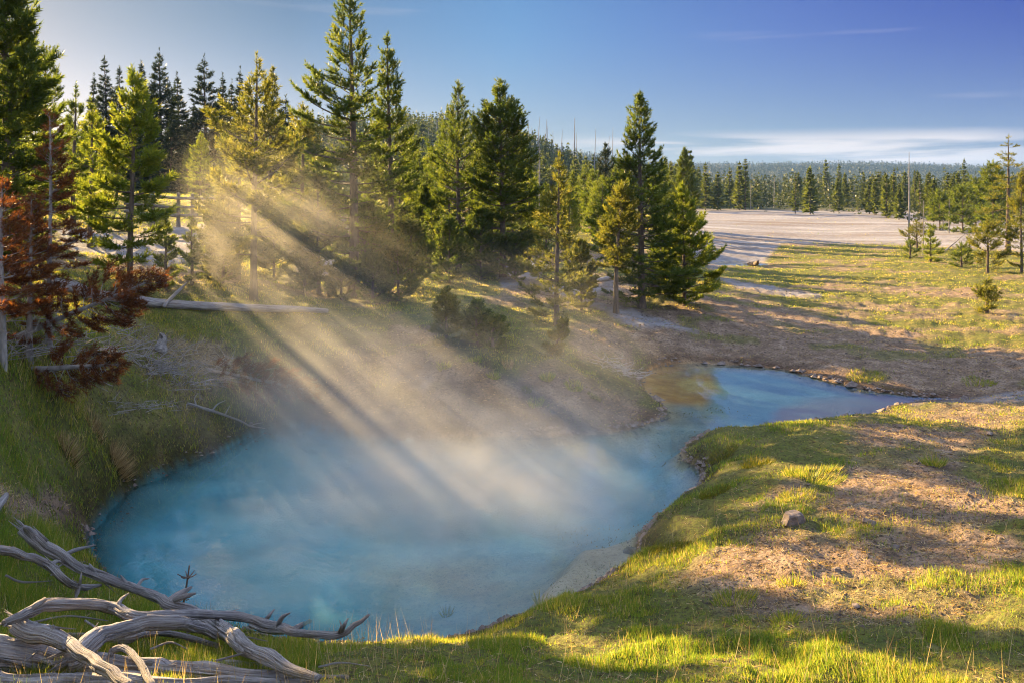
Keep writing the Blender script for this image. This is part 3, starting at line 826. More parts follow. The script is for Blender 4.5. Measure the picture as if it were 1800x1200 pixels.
# smaller pines and bushes
for i, (px, base, top, hw, lab, mt, kw) in enumerate([
        (785, 612, 516, 26, 'small rounded pine sapling on the hazy bank below the tall pines', 'needle_olive', {}),
        (838, 600, 530, 26, 'low scrubby pine beside the rounded sapling on the hazy bank', 'needle', {}),
        (866, 612, 556, 20, 'tiny pine bush right of the scrubby pine on the hazy bank', 'needle', {}),
        (966, 630, 566, 17, 'little pine leaning out over the bank below the thin open pine', 'needle_olive', dict(lean=(.45, 0))),
        (291, 470, 384, 20, 'small bright sapling behind the red-needled bough, right of the bright young pine', 'needle_bright', dict(sparse=.45, Y=17)),
        (376, 490, 372, 34, 'bushy shaded sapling below the right end of the left rail fence', 'needle', {}),
        (535, 515, 430, 34, 'dim bushy sapling in the golden glow near the fallen log', 'needle', {}),
        (700, 530, 420, 46, 'dark pine bush at the right foot of the tallest pine', 'needle', {}),
        (790, 500, 392, 50, 'broad pine bush with lit tips under the open-spired pine', 'needle', {}),
        (845, 492, 372, 44, 'pine bush below the dense dark pine', 'needle', {}),
        (748, 470, 330, 40, 'round green pine between the slender tall pine and the open-spired pine', 'needle', {}),
        (1022, 545, 425, 34, 'small green pine tucked behind the right side of the thin open pine', 'needle_olive', {}),
        (1160, 520, 420, 34, 'shaded bush at the foot of the large full pine', 'needle', {}),
        (600, 548, 470, 34, 'low bush hugging the left foot of the tallest pine', 'needle_olive', dict(Y=19.6)),
        (655, 540, 452, 40, 'dark bush hugging the right foot of the tallest pine', 'needle', dict(Y=19.8)),
        (724, 508, 398, 52, 'spreading dark pine bush below the slender tall pine', 'needle', {}),
        (640, 490, 372, 74, 'wide shaded young pine behind the trunk of the tallest pine', 'needle', dict(Y=21)),
        (905, 492, 424, 36, 'low bush at the right foot of the dense dark pine', 'needle', {}),
        (482, 492, 392, 48, 'hazy young pine between the golden pines and the tallest pine', 'needle_olive', {}),
        (392, 500, 330, 44, 'leafy young pine at the left foot of the thin-spired golden pine', 'needle_olive', {}),
        (1160, 505, 420, 40, 'bushy young pine filling the gap under the large full pine', 'needle', {}),
        (338, 480, 392, 22, 'thin green sapling on the pale ground below the left rail fence', 'needle_bright', dict(sparse=.5, Y=18)),
        (930, 478, 288, 22, 'slim lit pine far behind the dense dark pine', 'needle_bright', dict(Y=40)),
        (1205, 500, 262, 30, 'pair-topped distant pine seen over the dense yellow-green young pine', 'needle', dict(Y=62)),
        ]):
    Y = kw.pop('Y', None)
    add_pine('pine_tree', 60 + i, (px, base), top, hw, lab, Y=Y, mat=mt, group='pine saplings and bushes',
        cb=.05, whorl=.18, per=5, per_m=170, shoot=.19, nlen=.075, e0=5, e1=60, power=.55, bulge=.3, twigs=5, trunk_r=.03, **kw)
# right-hand meadow
for i, (px, base, top, hw, lab, mt, kw) in enumerate([
        (1612, 442, 392, 24, 'open young pine at the foot of the bare pole beside the pale flat', 'needle_olive', dict(sparse=.35)),
        (1636, 462, 405, 16, 'small young pine just right of the pine at the foot of the bare pole', 'needle_bright', {}),
        (1600, 455, 425, 16, 'low pine bush left of the small young pines on the meadow edge', 'needle', {}),
        (1736, 480, 392, 30, 'bushy young pine on the far right meadow', 'needle_olive', dict(sparse=.15)),
        (1735, 552, 500, 24, 'tiny lone pine sapling in the sunlit right meadow', 'needle_olive', {}),
        (1796, 480, 300, 28, 'pine cut off by the right edge of the photo', 'needle_olive', dict(sparse=.25)),
        (1690, 470, 432, 20, 'low dark bush between the young pines on the right meadow', 'needle', {})]):
    add_pine('pine_tree', 90 + i, (px, base), top, hw, lab, mat=mt, group='pines on the right meadow',
        cb=.06, whorl=.28, per=5, per_m=90, shoot=.3, nlen=.11, nw=.02, e0=5, e1=58, power=.6, bulge=.3, trunk_r=.05, **kw)
add_pine('pine_tree', 98, (1772, 470), 242, 38, 'tall sparse spruce with drooping short boughs near the right edge', Y=44, mat='needle_olive', group='pines on the right meadow',
    cb=.12, whorl=.42, per=5, per_m=70, shoot=.42, nlen=.12, nw=.022, e0=-25, e1=15, curl=10, power=.7, sparse=.3, trunk_r=.13)
for i, (px, top, hw, Y, lab) in enumerate([(1745, 288, 34, 60, 'full pine left of the tall sparse spruce'), (1692, 330, 34, 66, 'round-headed pine between the full pine and the forest edge'),
        (1652, 335, 22, 70, 'slim dark pine at the left end of the right-hand clump'), (1715, 318, 30, 75, 'taller dark pine behind the round-headed pine')]):
    add_pine('pine_tree', 110 + i, (px, 400), top, hw, lab, Y=Y, mat='needle', group='pines on the right meadow',
        cb=.05, whorl=.5, per=6, per_m=45, shoot=.6, nlen=.2, nw=.045, e0=-5, e1=50, power=.6, bulge=.3)
for i, (px, top, hw, Y, lab) in enumerate([(1062, 256, 30, 60, 'dark spired pine behind the left side of the large full pine'), (1040, 300, 26, 52, 'pine behind the log rail fence right of centre'),
        (1005, 306, 22, 58, 'slim pine rising behind the thin open pine'), (1085, 285, 22, 70, 'slim pine hidden behind the large full pine'),
        (955, 330, 20, 62, 'small pine left of the log rail fence right of centre')]):
    add_pine('pine_tree', 120 + i, (px, 400), top, hw, lab, Y=Y, mat='needle' if i else 'spruce', group='pines behind the log rail fence',
        cb=.05, whorl=.45, per=6, per_m=45, shoot=.5, nlen=.18, nw=.04, e0=-8, e1=48, power=.7, bulge=.3)
# a full stand of pines further back, behind the ones near the pool
PR_ = []
for i in range(4):
    w, c = pine(700 + i, 1.0 * 6, 1.0 + .15 * i, cb=.05, whorl=.42, per=6, per_m=55, shoot=.42, nlen=.16, nw=.034, e0=-8, e1=50, power=.65, bulge=.25, sparse=.1)
    PR_.append((w.mesh('trunk', M['bark']), c.mesh('crown', M['needle'] if i % 2 else M['needle_bright'])))
rs_ = np.random.default_rng(55)
for i, (px, top, Y) in enumerate([(455, 275, 31), (505, 300, 29), (560, 285, 31), (700, 300, 32), (722, 318, 30), (752, 295, 34), (862, 312, 34), (900, 300, 36), (930, 318, 36), (960, 325, 40), (1000, 330, 42), (1060, 312, 44), (640, 300, 33), (585, 320, 30), (120, 205, 40), (150, 230, 44), (205, 240, 42), (330, 262, 47), (352, 235, 44), (395, 225, 42), (415, 250, 38), (505, 235, 40), (520, 265, 36), (550, 235, 43), (575, 262, 38), (590, 300, 36),
        (660, 262, 40), (715, 258, 38), (728, 232, 46), (738, 272, 44), (758, 262, 50), (775, 248, 54), (790, 275, 46), (825, 262, 48), (842, 246, 52), (858, 262, 44), (905, 240, 50), (918, 262, 46), (932, 300, 44), (985, 318, 56), (1018, 312, 60), (1030, 290, 64), (1050, 318, 50), (1150, 300, 60), (1170, 285, 66), (1180, 320, 58)]):
    X = (px - CX) * Y / F; z = hz(X, Y); H = CAMZ - (top - HY) * Y / F - z
    e = empty('pine_tree', (X, Y, z), rs_.uniform(0, 6.28), (H / 6 * rs_.uniform(.85, 1.15),) * 2 + (H / 6,))
    tag(e, 'pine in the full stand filling the middle distance behind the pool-side pines' if px > 450 else 'pine in the full stand between the red dead pine and the rail fence', 'tree', 'middle-distance pines' if px > 450 else 'middle-distance pines on the left')
    a, b = PR_[i % 4]; link('trunk', a, e); link('crown', b, e)
# dark spruces on the skyline at the left
print('SPRUCES')
for i, (px, top, hw, Y) in enumerate([(185, 106, 24, 58), (165, 136, 16, 60), (214, 122, 20, 62), (247, 114, 26, 58), (268, 140, 18, 64), (283, 92, 36, 56), (315, 134, 24, 58),
        (362, 102, 38, 54), (340, 190, 26, 62), (388, 134, 20, 62), (405, 146, 18, 64), (421, 122, 20, 66), (230, 200, 30, 55), (300, 215, 34, 52), (265, 235, 30, 53), (335, 240, 30, 50),
        (500, 175, 30, 55), (545, 220, 30, 60)]):
    side = ['leftmost spire', 'thin spire', 'blunt spire', 'stout spire', 'narrow spire', 'tallest spire', 'short sharp spire', 'broad ragged spire', 'low shaded spire', 'slim spire', 'stunted spire', 'needle-like spire',
            'low dark flank tree', 'low dark middle tree', 'low black-green tree', 'low dim tree above the fence', 'spire behind the golden pines', 'low spire behind the tallest pine'][i]
    add_pine('spruce_tree', 150 + i, (px, 390), top, hw, f'dark spruce on the left skyline, the {side} of the row', Y=Y, mat='spruce', group='dark spruces on the left skyline',
        cb=.04, whorl=.5, per=7, per_m=40, shoot=.6, nlen=.2, nw=.05, e0=-22, e1=25, curl=22, power=.8, bulge=.12, twigs=5)
# ------------------------------------------------------------------ far forest
print('FOREST')
def far_tree(seed, slim=.19, layers=15, per=8, blades_per=4, wdt=.055, droop=-.1):
    """unit-height conifer: trunk and layered sprays, arrays only"""
    rng = np.random.default_rng(seed)
    S = []; D = []; Ls = []
    for i in range(layers):
        u = (i + rng.uniform(-.3, .3)) / layers
        z = .07 + .9 * u
        w = slim * (min(1, .55 + u * 3) * (1 - u) ** .8 + .04)
        for j in range(per):
            if rng.random() < .12: continue
            a = rng.random() * 6.28; l = w * rng.uniform(.55, 1.2)
            for q in range(blades_per):
                d = nrm(np.array([cos(a + rng.normal(0, .35)), sin(a + rng.normal(0, .35)), droop + .9 * u + rng.normal(0, .3)]))
                f = rng.uniform(0, .55)
                S.append(np.array([cos(a), sin(a), .15 * u]) * l * f + [0, 0, z]); D.append(d); Ls.append(l * (1 - f) + .02)
    S.append([0, 0, .93]); D.append([0, 0, 1.0]); Ls.append(.08)
    S = np.array(S); D = np.array(D); Ls = np.array(Ls)
    side = nrm(np.cross(D, rng.normal(size=D.shape)))
    return S, D, side, Ls, np.full(len(S), wdt * slim / .19), np.clip(rng.normal(.5, .22, len(S)), 0, 1)

def far_mesh(name, seed, **k):
    mb = MB()
    tube(mb, [(0, 0, -.03), (0, 0, .5), (0.004, 0, .97)], [.013, .009, .002], 5, mat=1)
    S, D, sd, L, W, T = far_tree(seed, **k)
    blades(mb, S, D, sd, L, W, T, 0)
    return mb.mesh(name, [M['far_leaf'], M['bark']])

rng = np.random.default_rng(99)
cand = []
def scatter(n, px0, px1, Y0, Y1, h0, h1, zone, powr=1.0):
    u = rng.uniform(px0, px1, n); Y = Y0 + (Y1 - Y0) * rng.random(n) ** powr
    for a, b, h in zip(u, Y, rng.uniform(h0, h1, n) * np.where(rng.random(n) < .15, 1.3, 1)):
        cand.append(((a - CX) * b / F, b, h, zone))
# forest edge beyond the pale flat
for k in range(190):
    px = rng.uniform(1165, 1850); yb = 128 if px < 1380 else 128 - 45 * min(1, (px - 1380) / 240)
    Y = yb + abs(rng.normal(0, 14)) + 4
    h = rng.uniform(1.5, 3.4) if rng.random() < .72 else rng.uniform(3.4, 5.6)
    cand.append(((px - CX) * Y / F, Y, h, 'edge'))
for px, top, Y in [(1212, 262, 122), (1196, 272, 124), (1310, 275, 128), (1300, 283, 129), (1424, 290, 112), (1398, 300, 116), (1262, 300, 126), (1240, 285, 127), (1345, 330, 120), (1475, 325, 112), (1180, 285, 120), (1560, 340, 108), (1580, 328, 112), (1508, 335, 112)]:
    cand.append(((px - CX) * Y / F, Y, 4 - (top - HY) * Y / F - .5, 'edge'))
scatter(420, 1150, 1860, 140, 200, 2.8, 5.6, 'plain')
scatter(3800, -100, 2050, 200, 640, 5.5, 9, 'plain', .8)
scatter(3600, 420, 1230, 150, 340, 4.5, 8.0, 'hill')
scatter(9000, 900, 2050, 640, 1300, 7, 11, 'ridge')
scatter(7000, 880, 2050, 1200, 1420, 7, 11, 'ridge')
cx_ = np.array([c[0] for c in cand]); cy_ = np.array([c[1] for c in cand]); ch_ = np.array([c[2] for c in cand]); cz_ = np.array([c[3] for c in cand])
gz = height(cx_, cy_, False)
vis = np.abs(cx_ / cy_ * F + CX - 900) < 905
score = np.where(vis, ch_ / cy_, 0)
# the ones the left and middle pines hide do not count as shown large
ux = cx_ / cy_ * F + CX
score[(ux < 740)] = 0
order = np.argsort(-score)
single = order[:270]; rest = order[235:]
PROTO = [far_mesh('forest_tree', 300 + i, slim=s, layers=l, droop=d, wdt=w, per=9, blades_per=5) for i, (s, l, d, w) in enumerate([(.17, 20, -.1, .03), (.23, 18, .05, .035), (.13, 22, -.2, .028), (.2, 19, .0, .032), (.27, 16, .1, .036), (.15, 20, -.15, .03)])]
ZL = {'edge': ('conifer standing in the forest edge behind the pale sinter flat', 'conifers along the forest edge'),
      'plain': ('conifer in the dense band of forest behind the forest edge', 'conifers in the forest band'),
      'hill': ('small conifer on the near wooded hill under the dead snags', 'conifers on the wooded hill'),
      'ridge': ('tiny conifer on the far blue ridge', 'conifers on the far ridge')}
named = {118 - 14 + i: t for i, t in enumerate([])}
special = {(1424, 'edge'): 'tallest cone-shaped conifer at the middle of the forest edge', (1212, 'edge'): 'tall dark conifer at the left end of the forest edge', (1310, 'edge'): 'tall paired conifer in the left half of the forest edge'}
for i in single:
    o = link('forest_tree', PROTO[int(rng.integers(len(PROTO)))])
    o.location = (cx_[i], cy_[i], gz[i]); h = ch_[i]; o.scale = (h * rng.uniform(.85, 1.2),) * 2 + (h,); o.rotation_euler = (0, 0, rng.uniform(0, 6.28))
    lab, grp = ZL[cz_[i]]
    tag(o, special.get((int(round(ux[i])), cz_[i]), lab), 'tree', grp)
FT = [far_tree(400 + i, slim=s, layers=8, per=5, blades_per=1, wdt=.11, droop=-.1) for i, s in enumerate([.15, .2, .24, .17, .13])]
FT2 = [far_tree(420 + i, slim=s, layers=5, per=4, blades_per=1, wdt=.16, droop=-.3) for i, s in enumerate([.16, .2, .24])]
mb = MB()
for lst, sel in ((FT, [i for i in rest if cz_[i] != 'ridge']), (FT2, [i for i in rest if cz_[i] == 'ridge'])):
    kinds = rng.integers(0, len(lst), len(sel))
    for k, (S, D, sd, L, W, T) in enumerate(lst):
        ids = np.array([i for i, q in zip(sel, kinds) if q == k])
        if not len(ids): continue
        h = ch_[ids][:, None, None]; P = np.stack([cx_[ids], cy_[ids], gz[ids]], -1)[:, None]
        a = rng.uniform(0, 6.28, len(ids)); ca, sa = np.cos(a)[:, None], np.sin(a)[:, None]
        rot = lambda v: np.stack([v[None, :, 0] * ca - v[None, :, 1] * sa, v[None, :, 0] * sa + v[None, :, 1] * ca, np.broadcast_to(v[None, :, 2], (len(ids), len(v)))], -1)
        tt = np.clip(T[None] * .6 + rng.normal(.2, .2, (len(ids), 1)), 0, 1) * (.4 if lst is FT2 else 1) + (0 if lst is FT2 else np.where(cz_[ids] == 'hill', .3, .05)[:, None])
        blades(mb, (rot(S) * h + P).reshape(-1, 3), rot(D).reshape(-1, 3), rot(sd).reshape(-1, 3), (L[None] * h[..., 0]).ravel(), (W[None] * h[..., 0]).ravel(), tt.ravel())
tag(mb.build('distant_forest', M['far_mass']), 'dense conifer forest covering the plain, the near hill and the far ridge', 'forest', kind='stuff')

# dead snags against the sky on the near hill
def snag(px, top, base, Y, label, lean=0.0, r=.14, stubs=10, group='dead snags on the near hill'):
    X = (px - CX) * Y / F; z = hz(X, Y); zt = CAMZ - (top - HY) * Y / F; H = zt - z
    rg = np.random.default_rng(int(px * 7 + Y)); mb = MB()
    tube(mb, [(0, 0, -.2), (lean * H * .5, 0, H * .5), (lean * H, 0, H)], [r, r * .7, r * .18], 6)
    for q in range(stubs):
        f = rg.uniform(.35, .97); a = rg.uniform(0, 6.28); l = H * rg.uniform(.03, .085) * (1.3 - f)
        b = np.array([lean * H * f, 0, H * f]); tube(mb, [b, b + [cos(a) * l, sin(a) * l, l * rg.uniform(-.5, .3)]], [r * .22, r * .08], 3, cap=False)
    o = mb.build('dead_snag', M['bark_grey'], loc=(X, Y, z)); tag(o, label, 'dead tree', group)
for px, top, Y, lean, lab in [(929, 212, 262, .0, 'short pair-stemmed dead snag just right of the topknot pine'), (934, 222, 268, .02, 'stubby dead snag second from the left on the hill'), (944, 206, 262, .06, 'tall dead snag tilting right above the left end of the hill'),
        (957, 210, 258, .05, 'ragged dead snag right of the tilting tall one'), (961, 222, 266, .02, 'thin dead snag touching the ragged snag'), (972, 230, 270, .0, 'short upright dead snag in the middle of the skyline gap'),
        (985, 228, 270, .05, 'short forked dead snag left of the tallest snag'), (1009, 208, 245, .01, 'tallest and thickest dead snag on the hill, with ragged side stubs'), (1013, 232, 250, .0, 'stubbed dead snag leaning close to the tallest snag'),
        (1043, 226, 250, .04, 'dead snag midway down the hill, leaning slightly'), (1061, 240, 255, .1, 'dead snag leaning strongly right, down the hill'), (1075, 224, 250, .02, 'dead snag left of the large full pine'),
        (768, 212, 240, .0, 'lone thin dead snag left of the open-spired pine'), (753, 225, 250, .0, 'very short dead snag near the slender tall pine')]:
    snag(px, top, 0, Y, lab, lean, r=.27 if px == 1009 else .19)
snag(1598, 268, 0, 50, 'tall bare dead pole standing alone at the edge of the pale flat', 0.0, r=.075, stubs=4, group=None)
snag(1668, 350, 0, 66, 'bare grey dead tree in front of the right-hand clump', 0.01, r=.06, stubs=34, group=None)
snag(1658, 356, 0, 70, 'thin bare dead tree beside the bare grey dead tree', -.02, r=.05, stubs=30, group=None)
snag(948, 252, 0, 60, 'slim grey dead tree with fuzzy twigs behind the thin open pine', .0, r=.06, stubs=60, group=None)
for k in range(26):
    px = rng.uniform(1180, 1760); Y = rng.uniform(120, 150)
    h = rng.uniform(2.5, 5.5); X = (px - CX) * Y / F
    snag(px, HY + (4 - .5 - h) * F / Y, 0, Y, 'thin grey dead trunk among the conifers of the forest edge', rng.normal(0, .08), r=.07, stubs=4, group='dead trunks in the forest edge')

def bare_tree(px, base, top, label, lean, seed, Y=None):
    loc, H = tree_at(px if np.isscalar(px) else px[0], base, top, Y)
    w, c = pine(seed, H, .55, cb=.3, whorl=.25, per=4, shoot=.2, e0=-10, e1=25, sparse=.1, lean=lean, trunk_r=.035)
    o = w.build('dead_tree', M['bark_grey'], loc=loc); tag(o, label, 'dead tree', 'bare dead saplings on the right meadow')
bare_tree(1622, 448, 352, 'bare dead sapling standing between the small young pines on the meadow edge', (.02, 0), 501)
bare_tree(1660, 442, 408, 'bare dead sapling bent over to the right on the meadow edge', (1.2, 0), 502)
bare_tree(1690, 448, 418, 'thin bare stem curving right beside the bent dead sapling', (.5, 0), 503)

# ------------------------------------------------------------------ fences
def rail_fence(p0, p1, posts, hgt, rails, label, ext=.3, slant=0.0):
    A = np.array(gp(*p0)); B = np.array(gp(*p1)); 
    e = empty('rail_fence', (A[0], A[1], hz(A[0], A[1]))); tag(e, label, 'fence', 'log rail fences')
    O = np.array(e.location); L = B - A
    rg = np.random.default_rng(int(p0[0]))
    for t in posts:
        q = A + L * t; z = hz(q[0], q[1])
        mb = MB(); b = np.array([q[0], q[1], z]) - O
        tube(mb, [b - [0, 0, .3], b + [0, 0, hgt * .5], b + [0, 0, hgt * 1.06]], [.075, .07, .065], 8, rough=.1, seed=int(t * 50))
        mb.build('post', M['rail_wood'], e)
    ps = sorted(posts)
    for hh in rails:
        for a, b in zip(ps[:-1], ps[1:]):
            q0 = A + L * (a - .02); q1 = A + L * (b + .02)
            z0 = hz(q0[0], q0[1]) + hgt * hh + rg.normal(0, .015); z1 = hz(q1[0], q1[1]) + hgt * hh + rg.normal(0, .015)
            mb = MB(); n_off = np.array([0, -.11, 0])
            tube(mb, [np.array([q0[0], q0[1], z0]) - O + n_off, (np.array([q0[0] + q1[0], q0[1] + q1[1], z0 + z1 - .03]) / 2 - O + n_off), np.array([q1[0], q1[1], z1]) - O + n_off], [.055, .05, .05], 7, rough=.1, seed=3)
            mb.build('rail', M['rail_wood'], e)
rail_fence((225, 392), (420, 397), [0, .22, .45, .575, .8, 1], 1.15, [.38, .64, .92], 'weathered three-rail log fence behind the bright young pine on the left')
rail_fence((905, 384), (1066, 388), [0, .14, .28, .42, .56, .7, .85, 1], 1.05, [.3, .6, .92], 'log rail fence behind the thin open pine right of centre')
rail_fence((560, 412), (790, 412), [0, .25, .5, .75, 1], .75, [.5, .92], 'low log rail seen between the pines in the middle')

# ------------------------------------------------------------------ fallen wood
print('WOOD')
WOODN = [0]
def limb(name, pts, rpx, label, cat='branch', group='bleached dead branches in the foreground', lift=None, parts=(), mat='drift', rough=.2, n=110, sides=40, parent=None):
    """pts: (px, py, lift above the ground); rpx: radius in photograph pixels at each point"""
    W = np.array([gp(p[0], p[1], p[2]) for p in pts]); R = np.array([r * .80 * w[1] / F for r, w in zip(rpx, W)])
    P = resample(W, n); u = np.linspace(0, len(W) - 1, n); RR = np.interp(u, np.arange(len(W)), R); P = P + (R.mean() * .22) * np.stack([vnoise(u * 1.7, u * 0, 0, WOODN[0] * 3 + q) for q in range(3)], -1)
    O = P[0].copy()
    WOODN[0] += 1; sd = WOODN[0]
    mb = MB(); tube(mb, P - O, RR, sides, rough=rough, seed=sd, twist=.3)
    if sides >= 40:                                                # splinters lifting off the weathered wood and at the snapped ends
        rg = np.random.default_rng(sd * 13); D_ = nrm(np.gradient(P, axis=0))
        for q in range(26):
            if q < 7: i_ = 0; d_ = -D_[0]
            else: i_ = int(rg.integers(3, n - 4)); d_ = D_[i_] * rg.choice([-1, 1])
            r_ = perp(D_[i_][None], rg)[0]; b_ = P[i_] + r_ * RR[i_] * rg.uniform(.5, .95); l_ = RR[i_] * rg.uniform(1.0, 3.2)
            e_ = b_ + d_ * l_ + r_ * l_ * rg.uniform(.02, .3)
            tube(mb, np.array([b_ - d_ * l_ * .4, b_, e_]) - O, [RR[i_] * .22, RR[i_] * .2, RR[i_] * .03], 5, rough=.2, seed=q)
    o = mb.build(name, M[mat], None, smooth=True, grain=True, loc=O)
    tag(o, label, cat, group)
    for sp, sr in parts:
        Wp = np.array([gp(p[0], p[1], p[2]) for p in sp]); Rp = np.array([r * w[1] / F for r, w in zip(sr, Wp)])
        # start the side branch on the limb itself
        k = int(np.argmin(np.linalg.norm(P - Wp[0], axis=1)))
        dy = P[k][1] / Wp[0][1]
        Wp = np.array([at(p[0], p[1], w[1] * dy) for p, w in zip(sp, Wp)])
        Q = resample(Wp, 14); rr = np.interp(np.linspace(0, len(Wp) - 1, 14), np.arange(len(Wp)), Rp)
        m2 = MB(); tube(m2, Q - O, rr, 10, rough=.2, seed=sd + 40)
        m2.build('side_branch', M['drift'], o, smooth=True, grain=True)
    return o
limb('dead_branch', [(40, 930, .32), (60, 948, .33), (85, 966, .33), (136, 996, .33), (181, 1014, .33), (227, 1029, .33), (269, 1047, .33), (297, 1061, .32), (345, 1078, .25), (390, 1106, .2), (440, 1140, .17), (500, 1172, .12), (560, 1192, .08)],
     [10, 15, 14, 12, 11.5, 10.5, 11, 11, 12, 17, 17, 14, 8], 'longest bleached limb, slanting down to the right under the wavy limb',
     parts=[([(62, 942, .33), (50, 930, .36), (42, 926, .4)], [8, 6, 2]), ([(170, 1008, .35), (160, 995, .4), (157, 990, .4)], [4, 3, 1]), ([(240, 1032, .35), (250, 1018, .4), (262, 1016, .4)], [3.5, 2.5, .8]), ([(222, 1024, .35), (212, 1010, .4)], [4, 1]),
            ([(292, 1062, .33), (312, 1046, .4), (336, 1031, .45)], [10, 7, 2.5]), ([(300, 1056, .33), (325, 1046, .4), (344, 1042, .42)], [5, 4, 1.5])])
limb('dead_branch', [(8, 1092, .36), (28, 1084, .36), (48, 1077, .36), (76, 1065, .36), (113, 1061, .36), (160, 1062, .35), (193, 1066, .34), (221, 1077, .33), (249, 1083, .32), (312, 1081, .3), (397, 1081, .28), (440, 1087, .26), (480, 1098, .23), (520, 1110, .2), (560, 1115, .2), (600, 1112, .2), (625, 1098, .24), (648, 1079, .3)],
     [7, 10, 12, 12, 12, 12, 12, 11, 11, 10, 9, 9, 9, 8, 7, 7, 5.5, 2.5], 'wavy bleached limb lying almost level across the others, forked at its right tip',
     parts=[([(208, 1068, .35), (212, 1054, .4), (226, 1042, .42)], [5, 4, 1.2]), ([(466, 1090, .25), (474, 1080, .3), (482, 1070, .33)], [4, 3, .8]), ([(488, 1098, .24), (496, 1084, .3), (510, 1076, .33)], [5, 3.5, .8]),
            ([(600, 1110, .22), (606, 1096, .28), (612, 1086, .3)], [4.5, 3, .8]), ([(596, 1110, .22), (600, 1100, .28), (597, 1090, .3)], [3.5, 2, .7]), ([(48, 1074, .36), (66, 1062, .42), (78, 1053, .43)], [7, 5.5, 4])])
limb('dead_branch', [(-30, 958, .36), (0, 965, .36), (28, 972, .36), (62, 982, .36), (88, 994, .35), (105, 1012, .34), (127, 1026, .3), (150, 1031, .26), (178, 1028, .26)],
     [9, 10, 9.5, 9, 9, 8, 7.5, 6, 3.5], 'bent bleached limb at the left edge, crooked down to a stubby end',
     parts=[([(90, 992, .36), (98, 986, .38), (106, 986, .38)], [4.5, 3.5, 1.5]), ([(137, 1029, .28), (136, 1040, .24), (133, 1050, .2)], [5, 4, 1.5]), ([(140, 1026, .3), (142, 1014, .36), (143, 1006, .38)], [3, 2, .8]), ([(68, 982, .36), (62, 972, .38)], [2.5, .8])])
limb('dead_branch', [(118, 1162, .12), (140, 1145, .17), (165, 1124, .22), (200, 1107, .25), (250, 1097, .27), (300, 1094, .27), (345, 1100, .24), (380, 1116, .18)],
     [22, 21, 19, 16, 14, 13, 12, 10], 'thick arched bleached limb split along its grain, rising under the wavy limb')
limb('dead_branch', [(30, 1098, .28), (57, 1108, .28), (85, 1117, .27), (119, 1129, .24), (142, 1148, .22), (170, 1166, .2), (198, 1183, .18), (225, 1206, .16)],
     [17, 20, 18, 17, 15, 14, 13, 12], 'thick broken limb curving down to the bottom edge over the rotten log',
     parts=[([(36, 1094, .3), (30, 1084, .34)], [8, 2]), ([(90, 1106, .3), (94, 1098, .33)], [6, 1.5])])
limb('dead_branch', [(192, 1152, .14), (198, 1142, .17), (212, 1137, .19), (228, 1144, .18), (244, 1163, .15), (256, 1182, .12), (268, 1204, .1)],
     [5, 6.5, 7, 7, 7.5, 7.5, 7], 'small hooked limb curling to the bottom edge between two thick limbs', n=30)
limb('dead_branch', [(110, 1116, .1), (180, 1118, .1), (222, 1124, .12), (255, 1114, .14), (297, 1112, .14), (340, 1122, .12), (384, 1136, .08)],
     [6, 8, 7, 6.5, 6, 6, 5], 'pale thin limb lying in the grass behind the arched limb', n=34)
limb('dead_branch', [(440, 1098, .1), (480, 1108, .12), (515, 1104, .14), (545, 1090, .16)], [5, 6, 5, 4], 'short dark limb under the right half of the wavy limb', n=24)
limb('dead_branch', [(116, 972, .2), (140, 964, .25), (168, 957, .3)], [4.5, 3.8, 1.2], 'short forked stick pointing at the pool above the longest limb', n=16, sides=10)
limb('rotten_log', [(-80, 1140, .1), (30, 1152, .1), (120, 1163, .08), (230, 1174, .07), (350, 1182, .06), (480, 1188, .05), (610, 1186, .04)],
     [30, 32, 30, 24, 20, 15, 6], 'rotten grey log lying along the bottom left edge under the limbs', 'log', None, n=200, sides=56, rough=.3)
limb('rotten_log', [(-60, 1196, .04), (100, 1204, .05), (250, 1206, .04), (420, 1204, .03), (560, 1200, .02)], [22, 24, 20, 16, 8], 'crumbled slab of rotten wood along the very bottom edge', 'log', None, n=180, sides=48, rough=.33)
limb('dead_branch', [(300, 1172, .06), (380, 1166, .07), (450, 1170, .06), (520, 1176, .04)], [7, 9, 8, 4], 'weathered splinter on top of the rotten log', n=30)
limb('fallen_log', [(90, 498, .11), (135, 508, .11), (180, 520, .11), (290, 533, .1), (420, 541, .1), (500, 544, .1), (575, 548, .08)], [13, 12.5, 11, 10, 8.5, 7.5, 5], 'long straight grey fallen log behind the red-needled bough', 'log', None, n=50, rough=.07)
limb('dead_branch', [(330, 708, .12), (352, 715, .12), (388, 726, .1), (420, 738, .08), (440, 748, .06), (466, 752, .04)], [2.5, 3, 2.6, 2.2, 1.8, .8], 'thin bare branch reaching from the brush to the pool edge', 'branch', None, n=30, sides=8,
     parts=[([(372, 722, .12), (382, 710, .18), (396, 703, .2)], [1.6, 1.2, .5]), ([(395, 729, .1), (404, 712, .16)], [1.4, .5]), ([(345, 713, .12), (342, 700, .2), (348, 690, .24)], [1.6, 1, .4]), ([(440, 748, .06), (450, 744, .1), (462, 742, .1)], [1.2, .8, .4])])
limb('dead_branch', [(288, 540, .1), (300, 525, .2), (318, 508, .3), (328, 497, .35)], [4, 4, 3, 1], 'pale snapped branch leaning on the fallen log', 'branch', None, n=16, sides=8)
limb('tree_stump', [(-8, 895, .05), (2, 880, .15), (10, 868, .2)], [10, 9, 5], 'small grey broken stub at the left edge in the grass', 'stump', None, n=14, sides=10)
limb('tree_stump', [(282, 618, .01), (284, 606, .08), (286, 594, .16), (281, 586, .24)], [11, 9, 6, 2], 'grey splintered stump behind the twiggy brush', 'stump', None, n=40, sides=24, rough=.6, mat='bark_grey')
